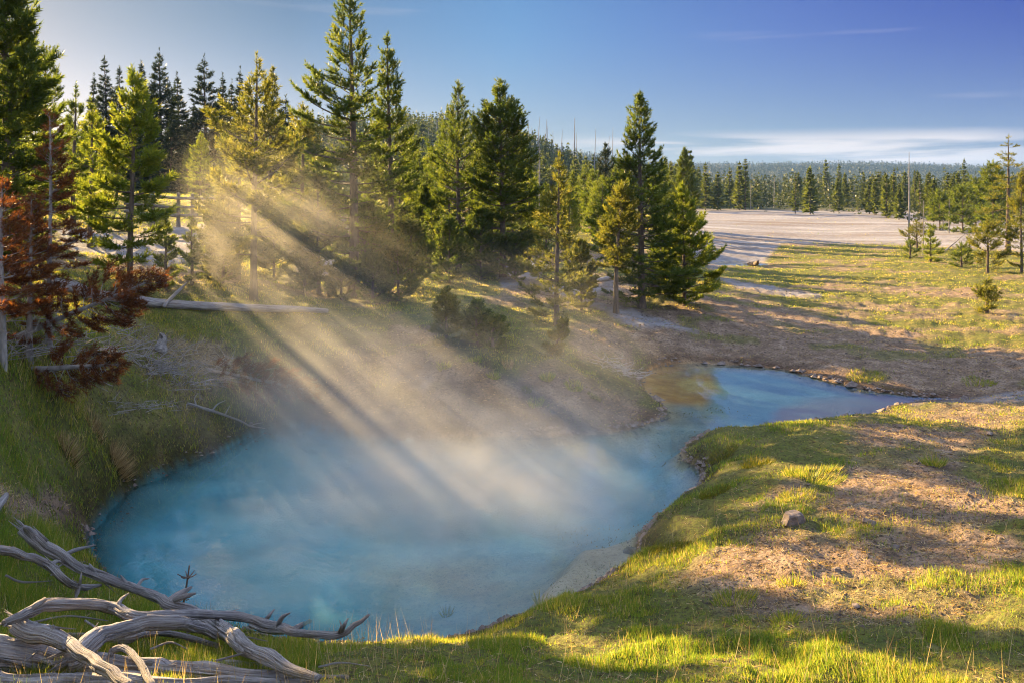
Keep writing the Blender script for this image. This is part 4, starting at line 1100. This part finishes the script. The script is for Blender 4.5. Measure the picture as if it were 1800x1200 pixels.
limb('tree_stump', [(1316, 466, .02), (1328, 464, .12), (1332, 460, .28)], [5, 5, 3], 'dark little stump at the edge of the small far puddle', 'stump', None, n=12, sides=8, mat='bark')
limb('dead_branch', [(1010, 500, .1), (1040, 494, .12), (1078, 488, .1)], [3.5, 5, 5], 'grey root running along the ground to the crooked pine', 'branch', None, n=20, sides=8)
TW = [((60, 1092), (120, 1082), (190, 1090)), ((20, 1130), (70, 1118), (118, 1128)), ((230, 1098), (262, 1080), (292, 1070)), ((150, 1090), (172, 1108), (176, 1140)), ((330, 1110), (372, 1100), (410, 1112)),
      ((90, 1010), (112, 990), (150, 986)), ((380, 1160), (430, 1148), (470, 1156)), ((10, 1010), (40, 1022), (90, 1020)), ((265, 1140), (300, 1128), (330, 1140)), ((560, 1172), (600, 1164), (650, 1170)), ((400, 1130), (425, 1118), (470, 1126)), ((45, 1160), (70, 1140), (80, 1120))]
for q, tw in enumerate(TW):
    limb('twig', [(a, b, .12 + .1 * ((q * 37) % 5) / 5) for a, b in tw], [2.4, 2.2, .8], 'thin grey twig caught among the bleached limbs in the foreground', 'twig', 'thin twigs among the foreground limbs', n=14, sides=8)
# bare whorled twig
def whorl_twig():
    b = np.array(gp(322, 1062, .12)); t = np.array(at(333, 993, b[1])); mb = MB(); O = b.copy()
    px = b[1] / F
    tube(mb, [b - O - [0, 0, .35], b - O, (b + t) / 2 - O + [.003, 0, 0], t - O], [2.2 * px, 2 * px, 1.6 * px, 1.3 * px], 7)
    for f, n, l in ((.70, 6, 17), (.16, 5, 20)):
        c = b + (t - b) * f - O
        for j in range(n):
            a = j * 6.283 / n + .4 + f
            d = np.array([cos(a), sin(a), .25 if f > .5 else .1])
            q = c + d * l * px * random.uniform(.8, 1.15)
            tube(mb, [c, (c + q) / 2 - [0, 0, .006], q + [0, 0, .01]], [1.2 * px, 1 * px, .7 * px], 5)
    tag(mb.build('dead_sapling', M['bark'], loc=O), 'thin bare dead sapling with a star-shaped whorl of twigs before the pool', 'dead sapling')
whorl_twig()

# ------------------------------------------------------------------ red dead pines and brush on the left bank
print('RED')
def red_tree(seed, px, base, top, hw, label, rot=(0, 0, 0), H=None, Y=None, **k):
    loc, h = tree_at(px, base, top, Y); H = H or h
    w, c = pine(seed, H, hw * loc[1] / F, per_m=210, nlen=.06, nw=.008, shoot=.15, whorl=.15, trunk_r=k.pop('trunk_r', .035), **k)
    e = place_tree('dead_pine', w, c, loc, label, 'red dead pines on the left bank', 'needle_red', 'bark_grey')
    e.rotation_euler = rot
    return e
red_tree(201, 86, 612, 206, 54, 'standing dead pine with rust-red needles in front of the big dark pine', cb=.16, per=5, e0=-18, e1=40, curl=20, power=.7, bulge=.3, dead_low=.18, sparse=.22, asym=(0, .25))
red_tree(202, 6, 640, 318, 70, 'rust-red dead pine cut off by the left edge of the photo', cb=.14, per=6, e0=-15, e1=40, curl=20, power=.6, bulge=.3, dead_low=.15, sparse=.2)
red_tree(203, 30, 590, 0, 62, 'rust-red bough leaning far over to the right above the fallen log', rot=(0, radians(66), radians(4)), H=1.95, cb=.2, per=5, e0=8, e1=58, power=.45, bulge=.35, sparse=.12)
red_tree(204, 60, 650, 0, 52, 'lower rust-red bough drooping over the dark bank', rot=(0, radians(84), radians(-14)), H=1.25, cb=.15, per=5, e0=5, e1=50, power=.5, sparse=.2)
red_tree(205, 368, 648, 0, 46, 'fallen red-brown pine top lying along the hazy shore toward the pool', rot=(0, radians(97), radians(-10)), H=1.9, cb=.05, per=5, e0=12, e1=45, power=.45, bulge=.5, sparse=.05, trunk_r=.03)

red_tree(206, 52, 632, 345, 48, 'shorter rust-red dead pine between the two other standing red pines', cb=.12, per=6, e0=-15, e1=40, curl=20, power=.6, bulge=.3, dead_low=.15, sparse=.05)

def brush(name, c, n, spread, length, label, mat='bark_grey', seed=1, r=.006, up=.6, cat='brush', group=None, curl=.9):
    rg = np.random.default_rng(seed); mb = MB(); O = np.array(gp(*c)); O[2] = hz(O[0], O[1])
    for q in range(n):
        x, y = rg.normal(0, spread[0]), rg.normal(0, spread[1]); b = np.array([x, y, hz(O[0] + x, O[1] + y) - O[2] + rg.uniform(0, .15)])
        a = rg.uniform(0, 6.28); d = nrm(np.array([cos(a), sin(a) * .7, rg.uniform(-.2, up)])); l = length * rg.uniform(.4, 1.2)
        k = nrm(rg.normal(size=3)) * curl * rg.uniform(.2, 1)
        p = [b]; 
        for s in range(7):
            d = nrm(d + k * .22); p.append(p[-1] + d * l / 7)
        p = np.array(p); p[:, 2] = np.maximum(p[:, 2], -.02)
        rr = r * rg.uniform(.6, 1.4)
        tube(mb, p, np.linspace(rr, rr * .35, 8), 4, cap=False)
        for m in range(3):
            i0 = rg.integers(2, 7); d2 = nrm(p[i0] - p[i0 - 1] + rg.normal(0, .6, 3)); l2 = l * rg.uniform(.15, .35)
            tube(mb, [p[i0], p[i0] + d2 * l2 * .5, p[i0] + d2 * l2 + [0, 0, .02]], [rr * .5, rr * .4, rr * .2], 3, cap=False)
    tag(mb.build(name, M[mat], loc=O), label, cat, group)
G_ = 'piles of dead grey brush on the left bank'
brush('brush_pile', (262, 650), 80, (.22, .2), .62, 'tangle of curled grey dead twigs in the middle of the left bank', seed=1, group=G_)
brush('brush_pile', (320, 672), 60, (.26, .2), .5, 'grey twiggy brush sloping from the tangle toward the pool', seed=2, group=G_)
brush('brush_pile', (130, 620), 60, (.35, .25), .7, 'grey dead twigs under the standing red pine', seed=3, group=G_)
brush('brush_pile', (30, 610), 50, (.3, .3), .8, 'grey dead twigs at the left edge under the red pines', seed=4, group=G_)
brush('brush_pile', (395, 655), 60, (.25, .25), .5, 'hazy grey twigs beside the fallen red pine top', seed=5, group=G_)
brush('brush_pile', (200, 715), 90, (.6, .16), .25, 'low mat of purple-grey dead twigs above the green grass', seed=6, r=.004, group=G_)
brush('brush_pile', (1092, 655), 70, (.25, .15), .35, 'straw-coloured dead roots overhanging the second pool', mat='drift', seed=7, r=.006, group=None)

# tussocks of dead grass
def tussock(px, py, n, rad, h, label, seed=0, mat='straw', lean=(0, 0)):
    rg = np.random.default_rng(seed + 900); X, Y, Z = gp(px, py); O = np.array([X, Y, hz(X, Y)])
    a = rg.uniform(0, 6.28, n); rr = rad * np.sqrt(rg.random(n)); x = rr * np.cos(a); y = rr * np.sin(a)
    S = np.stack([x, y, height(O[0] + x, O[1] + y) - O[2] - .01], -1)
    D = nrm(np.stack([np.cos(a) * rg.uniform(.1, .9, n) + lean[0], np.sin(a) * rg.uniform(.1, .9, n) + lean[1], np.full(n, .9)], -1))
    mb = MB(); blades(mb, S, D, nrm(np.cross(D, rg.normal(size=D.shape))), h * rg.uniform(.5, 1.1, n), np.full(n, .006 + .0003 * Y), np.clip(rg.normal(.55, .25, n), 0, 1))
    tag(mb.build('grass_tussock', M[mat], loc=O), label, 'tussock', 'grass tussocks')
tussock(208, 818, 420, .10, .24, 'pale straw tussock on the green slope above the left shore', 1, lean=(.7, .1))
tussock(120, 790, 260, .10, .2, 'small dry tussock up the slope left of the pale straw tussock', 2, lean=(.4, 0))
tussock(160, 745, 300, .14, .16, 'dry grass tuft under the low mat of dead twigs', 3)
tussock(1430, 832, 1100, .34, .10, 'green-grey tussock hanging over the bare patch on the right bank', 4, 'grass', (.2, -.2))
tussock(1400, 870, 600, .2, .08, 'dark grass clump behind the larger rock', 5, 'grass')
tussock(950, 1062, 60, .04, .16, 'small upright weed sprig at the near edge of the pool', 6, 'grass')
tussock(785, 1082, 80, .05, .14, 'green weed sprig in the middle of the near pool edge', 7, 'herb')
tussock(1640, 815, 240, .12, .17, 'tall thin grass tuft in the sunlit turf at right', 8, 'grass')

for q, (px, py, n, rad, h, mt, lab) in enumerate([(893, 640, 160, .09, .12, 'straw', 'pale dry tuft on the bare hump above the far shore'), (942, 712, 260, .13, .09, 'grass', 'bright green tuft low on the far shore, below the bare hump'), (835, 632, 260, .12, .1, 'grass', 'lit green tuft beside the scrubby pine on the hazy bank'),
        (868, 668, 200, .1, .1, 'grass', 'small tuft on the bare hump left of the pale dry tuft'), (1008, 684, 300, .16, .1, 'grass', 'ragged tuft on the slope above the second pool'), (962, 668, 260, .12, .12, 'grass', 'grass tuft under the little leaning pine'),
        (925, 690, 140, .08, .08, 'herb', 'yellow tuft between the pale dry tuft and the bright green tuft'), (1045, 700, 220, .12, .07, 'herb', 'yellow-green tuft near the tip of the far bank'), (780, 650, 240, .12, .1, 'grass', 'tuft below the rounded sapling on the hazy bank'),
        (1270, 800, 420, .2, .09, 'herb', 'golden mossy cushion on the lip of the right bank'), (1330, 815, 420, .2, .1, 'herb', 'yellow mossy hummock inland of the golden cushion'), (1255, 868, 360, .16, .09, 'herb', 'dark mossy cushion overhanging the pool at right'),
        (1180, 965, 420, .2, .09, 'herb', 'yellow-green mossy cushion above the pale shelf'), (1520, 660, 420, .35, .12, 'grass', 'isolated bright green clump on the grey track beside the second pool'), (1720, 672, 320, .3, .1, 'grass', 'isolated green clump on the grey track at far right'),
        (1290, 1052, 300, .16, .1, 'grass', 'round green tuft at the lower left of the bare soil'), (1390, 1030, 160, .1, .08, 'grass', 'small tuft in the middle of the bare soil'), (1385, 1090, 200, .1, .1, 'grass', 'green tuft at the lower edge of the bare soil')]):
    tussock(px, py, n, rad, h, lab, 30 + q, mt)
# rocks
def rock(px, py, wpx, hpx, label, seed):
    import bmesh
    X, Y, Z = gp(px, py); s = Y / F
    bm = bmesh.new(); bmesh.ops.create_icosphere(bm, subdivisions=4, radius=1)
    P = np.array([v.co[:] for v in bm.verts]); rg = np.random.default_rng(seed)
    for q in range(13):                                        # planed facets
        n = nrm(rg.normal(size=3)); d = rg.uniform(.55, .85); dd = P @ n; k = dd > d; P[k] -= np.outer(dd[k] - d, n)
    P *= (1 + .10 * fbm(P[:, 0] * 2 + seed, P[:, 1] * 2, P[:, 2] * 2, 4, seed))[:, None]
    P *= np.array([wpx / 2 * s, wpx / 2.3 * s, hpx * .55 * s]) * 1.15
    for v, p in zip(bm.verts, P): v.co = p
    me = bpy.data.meshes.new('rock'); bm.to_mesh(me); bm.free(); me.materials.append(M['rock'])
    o = link('rock', me, loc=(X, Y, hz(X, Y) + hpx * .12 * s)); o.rotation_euler = (0, 0, seed)
    tag(o, label, 'rock', 'rocks on the right bank')
rock(1390, 918, 50, 30, 'larger faceted grey-brown rock on the right bank', 1)
rock(1527, 914, 30, 16, 'smaller flat rock right of the larger rock', 2)
rock(1470, 1000, 15, 9, 'small dark stone on the bare soil below the rocks', 3)
rock(1573, 958, 16, 10, 'stone on the bare soil below the smaller flat rock', 4)
rock(1505, 1058, 18, 8, 'flat dark stone low on the bare soil', 5)
rock(1660, 940, 10, 6, 'tiny stone at the right of the bare soil', 6)
rock(1740, 768, 12, 8, 'pale little stone beside the turf at far right', 7)
rock(748, 630, 8, 12, 'tiny pale upright stone on the hazy bank', 8)
rock(1112, 970, 30, 14, 'crusted stone in the undercut edge of the pool at right', 9)
# ------------------------------------------------------------------ turf, litter, pebbles
print('GRASS')
def grass_points(n, Y0, Y1, lo=-.66, hi=.66, seed=1):
    rg = np.random.default_rng(seed)
    Y = np.exp(rg.uniform(math.log(Y0), math.log(Y1), n)); X = rg.uniform(lo, hi, n) * Y
    return X, Y, rg
def pool_dist(X, Y):
    d = np.full(X.shape, 9.0); m = Y < 26
    d[m] = sdist(X[m], Y[m], POOL) + .10 * fbm(X[m] * 2.3, Y[m] * 2.3, 0, 4, 44)
    m = Y > 34; d[m] = sdist(X[m], Y[m], PUD)
    return d
def turf(name, label, mat, n, Y0, Y1, hgt, wid, seed, mode):
    X, Y, rg = grass_points(n, Y0, Y1, seed=seed)
    g, p, s = zones(X, Y); d = pool_dist(X, Y)
    clump = fbm(X * 2.2, Y * 2.2, 3, 4, 61); fine = vnoise(X * 9, Y * 9, 0, 62)
    u = X / Y * F + CX
    if mode == 'grass':
        keep = g * (.12 + 1.0 * sstep(-.06, .2, clump + .3 * fine)) + .05 * s
        keep = np.maximum(keep, .6 * g * sstep(640, 350, u))
        keep *= sstep(.02, .12, d)
    elif mode == 'herb':
        keep = sstep(.02, .06, d) * sstep(.95, .25, d + .5 * clump) * sstep(-.2, .15, clump + .4 * fine) * (Y < 15) * np.where(u > 1000, 1, .55)
        keep = np.maximum(keep, .25 * g * sstep(.1, .3, clump) * (u > 900))
    else:
        keep = (s * .9 + .12 * g) * sstep(.05, .3, d) * (.3 + .7 * sstep(-.2, .3, fine)) + .0
    k = rg.random(n) < keep
    X, Y, clump, fine, u, d = X[k], Y[k], clump[k], fine[k], u[k], d[k]; m = len(X)
    Z = height(X, Y)
    left = sstep(640, 250, u) * sstep(16, 10, Y)
    tall = (.55 + .8 * sstep(-.1, .35, clump)) * (.62 + .6 * left + .25 * sstep(900, 500, u)) * rg.uniform(.5, 1.25, m)
    S = np.stack([X, Y, Z - .008], -1); a = rg.uniform(0, 6.28, m)
    if mode == 'straw':
        D = nrm(np.stack([np.cos(a), np.sin(a), rg.uniform(-.02, .28, m)], -1)); S[:, 2] += .012
        L = hgt * rg.uniform(.4, 1.3, m); tint = np.clip(rg.normal(.5, .33, m), 0, 1)
    else:
        sp = .5 if mode == 'grass' else .9
        D = nrm(np.stack([np.cos(a) * sp * rg.uniform(.2, 1.2, m), np.sin(a) * sp * rg.uniform(.2, 1.2, m), np.ones(m)], -1))
        L = hgt * tall * (1 if mode == 'grass' else .8)
        tint = np.clip(.40 + .35 * fbm(X * .7, Y * .7, 9, 3, 81) + .12 * sstep(8, 14, Y) - .02 * left + rg.normal(0, .17, m) + (rg.random(m) < .14) * .5, 0, 1)
    W = wid * (1 + Y * .11) * rg.uniform(.7, 1.3, m)
    if mode != 'straw': L = np.maximum(L, W * 1.6) * (1 + .0 * Y)
    side = nrm(np.cross(D, rg.normal(size=D.shape)))
    mb = MB(); blades(mb, S, D, side, L, W, tint)
    print(name, m)
    tag(mb.build(name, M[mat]), label, 'grass' if mode != 'straw' else 'litter', kind='stuff')
turf('near_grass', 'long grass growing on the near bank of the pool', 'grass', 330000, 4.2, 9.5, .085, .0036, 1, 'grass')
turf('bank_grass', 'grass growing on the banks round the pool', 'grass', 300000, 9.5, 24, .075, .0042, 2, 'grass')
turf('meadow_grass', 'short turf covering the far meadow', 'grass', 330000, 24, 100, .07, .0055, 3, 'grass')
turf('mossy_herbs', 'low yellow-green moss and herbs along the shore', 'herb', 150000, 5, 16, .045, .008, 4, 'herb')
turf('straw_litter', 'dry straw and needles strewn over the bare soil', 'straw', 300000, 4.2, 22, .055, .0034, 5, 'straw')

def stalks():
    X, Y, rg = grass_points(5200, 4.3, 9.5, seed=41); g, p, s = zones(X, Y); d = pool_dist(X, Y); u = X / Y * F + CX
    k = (rg.random(len(X)) < g * (d > .05) * np.where(u < 760, .42, .16)); X, Y = X[k], Y[k]; m = len(X); a = rg.uniform(0, 6.28, m)
    S = np.stack([X, Y, height(X, Y) - .01], -1); D = nrm(np.stack([np.cos(a) * .25, np.sin(a) * .25, np.ones(m)], -1) + rg.normal(0, .1, (m, 3)))
    mb = MB(); blades(mb, S, D, nrm(np.cross(D, rg.normal(size=D.shape))), rg.uniform(.12, .32, m), np.full(m, .0042), np.clip(rg.normal(.75, .2, m), 0, 1))
    tag(mb.build('dry_stalks', M['straw']), 'thin dry grass stalks standing in the turf of the near bank', 'grass', kind='stuff')
stalks()
def shore_crust():
    rg = np.random.default_rng(177); n = 150000
    X, Y, _ = grass_points(n, 5, 22, seed=19)
    d = sdist(X, Y, POOL) + .10 * fbm(X * 2.3, Y * 2.3, 0, 4, 44); u = CX + X / Y * F
    k = (np.abs(d - .02) < .07 + .09 * vnoise(X * 3, Y * 3, 0, 7)) & (rg.random(n) < np.where(u > 820, .8, .12)); X, Y = X[k], Y[k]; m = len(X); Z = np.maximum(height(X, Y), -.03)
    base = np.array([(1, 0, -.1), (.3, .95, 0), (-.8, .6, -.1), (-.8, -.6, 0), (.3, -.95, -.1), (.1, .1, .6)], float)
    T = np.array([(0, 1, 5), (1, 2, 5), (2, 3, 5), (3, 4, 5), (4, 0, 5)])
    sz = .018 * np.exp(rg.normal(0, .5, m)) * (.6 + Y / 14)
    V = base[None] * rg.uniform(.5, 1.4, (m, 6, 1)) * sz[:, None, None]; a = rg.uniform(0, 6.28, m)[:, None]
    V = np.stack([V[..., 0] * np.cos(a) - V[..., 1] * np.sin(a), V[..., 0] * np.sin(a) + V[..., 1] * np.cos(a), V[..., 2]], -1) + np.stack([X, Y, Z], -1)[:, None]
    mb = MB(); mb.add(V.reshape(-1, 3), (T[None] + np.arange(m)[:, None, None] * 6).reshape(-1, 3))
    print('crust', m); tag(mb.build('shore_crust', M['rock']), 'crumbled mineral crust along the waterline of the pool', 'crust', kind='stuff')
shore_crust()
def pebbles():
    rg = np.random.default_rng(77); n = 90000
    X, Y, _ = grass_points(n, 4.2, 30, seed=9)
    g, p, s = zones(X, Y); d = pool_dist(X, Y)
    keep = np.clip(s * .8 + p * .4, 0, 1) * (d > .03) * sstep(-.25, .3, fbm(X * 1.6, Y * 1.6, 0, 3, 12))
    keep = np.maximum(keep, (np.abs(d) < .12) * .6)
    k = rg.random(n) < keep; X, Y = X[k], Y[k]; m = len(X); Z = height(X, Y)
    base = np.array([(1, 0, -.1), (.3, .95, 0), (-.8, .6, -.1), (-.8, -.6, 0), (.3, -.95, -.1), (.1, .1, .5)], float)
    T = np.array([(0, 1, 5), (1, 2, 5), (2, 3, 5), (3, 4, 5), (4, 0, 5)])
    sz = (.007 + .005 * (Y / 8)) * np.minimum(np.exp(rg.normal(-.1, .55, m)), 1.9)
    V = base[None] * rg.uniform(.6, 1.3, (m, 6, 1)) * sz[:, None, None]
    a = rg.uniform(0, 6.28, m)[:, None]; x = V[..., 0] * np.cos(a) - V[..., 1] * np.sin(a); y = V[..., 0] * np.sin(a) + V[..., 1] * np.cos(a)
    V = np.stack([x, y, V[..., 2]], -1) + np.stack([X, Y, Z], -1)[:, None]
    mb = MB(); mb.add(V.reshape(-1, 3), (T[None] + np.arange(m)[:, None, None] * 6).reshape(-1, 3))
    print('pebbles', m)
    tag(mb.build('pebbles', M['clod']), 'small stones and clods scattered over the bare soil', 'pebbles', kind='stuff')
pebbles()

# ------------------------------------------------------------------ steam rising from the hot pool
def steam():
    lo = np.array([-8.5, 7.0, .01]); hi = np.array([4.8, 20.0, 5.6])
    import bmesh
    bm = bmesh.new(); bmesh.ops.create_cube(bm, size=1.0)
    for v in bm.verts:
        v.co = Vector([(lo[i] + hi[i]) / 2 + v.co[i] * (hi[i] - lo[i]) for i in range(3)])
    me = bpy.data.meshes.new('steam'); bm.to_mesh(me); bm.free()
    t = NT('steam'); p = t.pos()
    dens = None
    for (px, py, Y, rx, ry, rz, w) in STEAM:
        c = at(px, py, Y)
        mp = t.n('Mapping'); mp.vector_type = 'TEXTURE'
        t.set(mp.inputs['Vector'], p); mp.inputs['Location'].default_value = c; mp.inputs['Scale'].default_value = (rx, ry, rz)
        g = t.n('TexGradient'); g.gradient_type = 'QUADRATIC_SPHERE'; t.t.links.new(mp.outputs[0], g.inputs[0])
        d = t.math('MULTIPLY', g.outputs['Fac'], w)
        dens = d if dens is None else t.math('ADD', dens, d)
    # wisps drawn out along the drift
    sh = t.n('Mapping'); t.set(sh.inputs['Vector'], p); sh.inputs['Scale'].default_value = (.55, .55, .75); sh.inputs['Rotation'].default_value = (0, radians(25), 0)
    n = t.noise(sh.outputs[0], 1.15, 6, .62); n.node.inputs['Distortion'].default_value = 1.1
    dens = t.math('MULTIPLY', dens, t.ramp(n, [(.36, (.08, .08, .08)), (.62, (1.65, 1.65, 1.65))]))
    v = t.n('VolumePrincipled', Color=(1.0, .97, .94), Anisotropy=.4)
    t.set(v.inputs['Density'], dens)
    t.t.links.new(v.outputs[0], t.out.inputs['Volume'])
    me.materials.append(t.m)
    o = link('steam', me); tag(o, 'pale steam drifting up from the hot pool through the sunbeams', 'steam', kind='stuff')
STEAM = [(830, 890, 10.4, 3.5, 2.4, 1.6, .95), (690, 770, 12.2, 3.0, 2.8, 2.2, .42), (590, 630, 14.4, 3.0, 2.4, 2.4, .20), (470, 430, 16.2, 3.4, 2.2, 2.8, .18), (870, 560, 16.5, 4.0, 2.6, 2.4, .09), (980, 720, 12.5, 3.4, 3, 1.8, .18), (470, 700, 12.6, 1.9, 2.0, 1.6, .22)]
steam()
SC.view_settings.exposure = 2.5

# ------------------------------------------------------------------ the air
def haze():
    import bmesh
    bm = bmesh.new(); bmesh.ops.create_cube(bm, size=1.0)
    for v in bm.verts: v.co = Vector((v.co.x * 4000, v.co.y * 4000, -14 + (v.co.z + .5) * 90))
    me = bpy.data.meshes.new('haze'); bm.to_mesh(me); bm.free()
    t = NT('haze'); v = t.n('VolumePrincipled', Color=(.26, .48, 1.0), Density=HAZE, Anisotropy=.0)
    t.t.links.new(v.outputs[0], t.out.inputs['Volume']); me.materials.append(t.m)
    tag(link('haze', me), 'thin blue air between the camera and the far ridge', 'haze', kind='stuff')
HAZE = .00017
haze()
print('SCENE DONE')
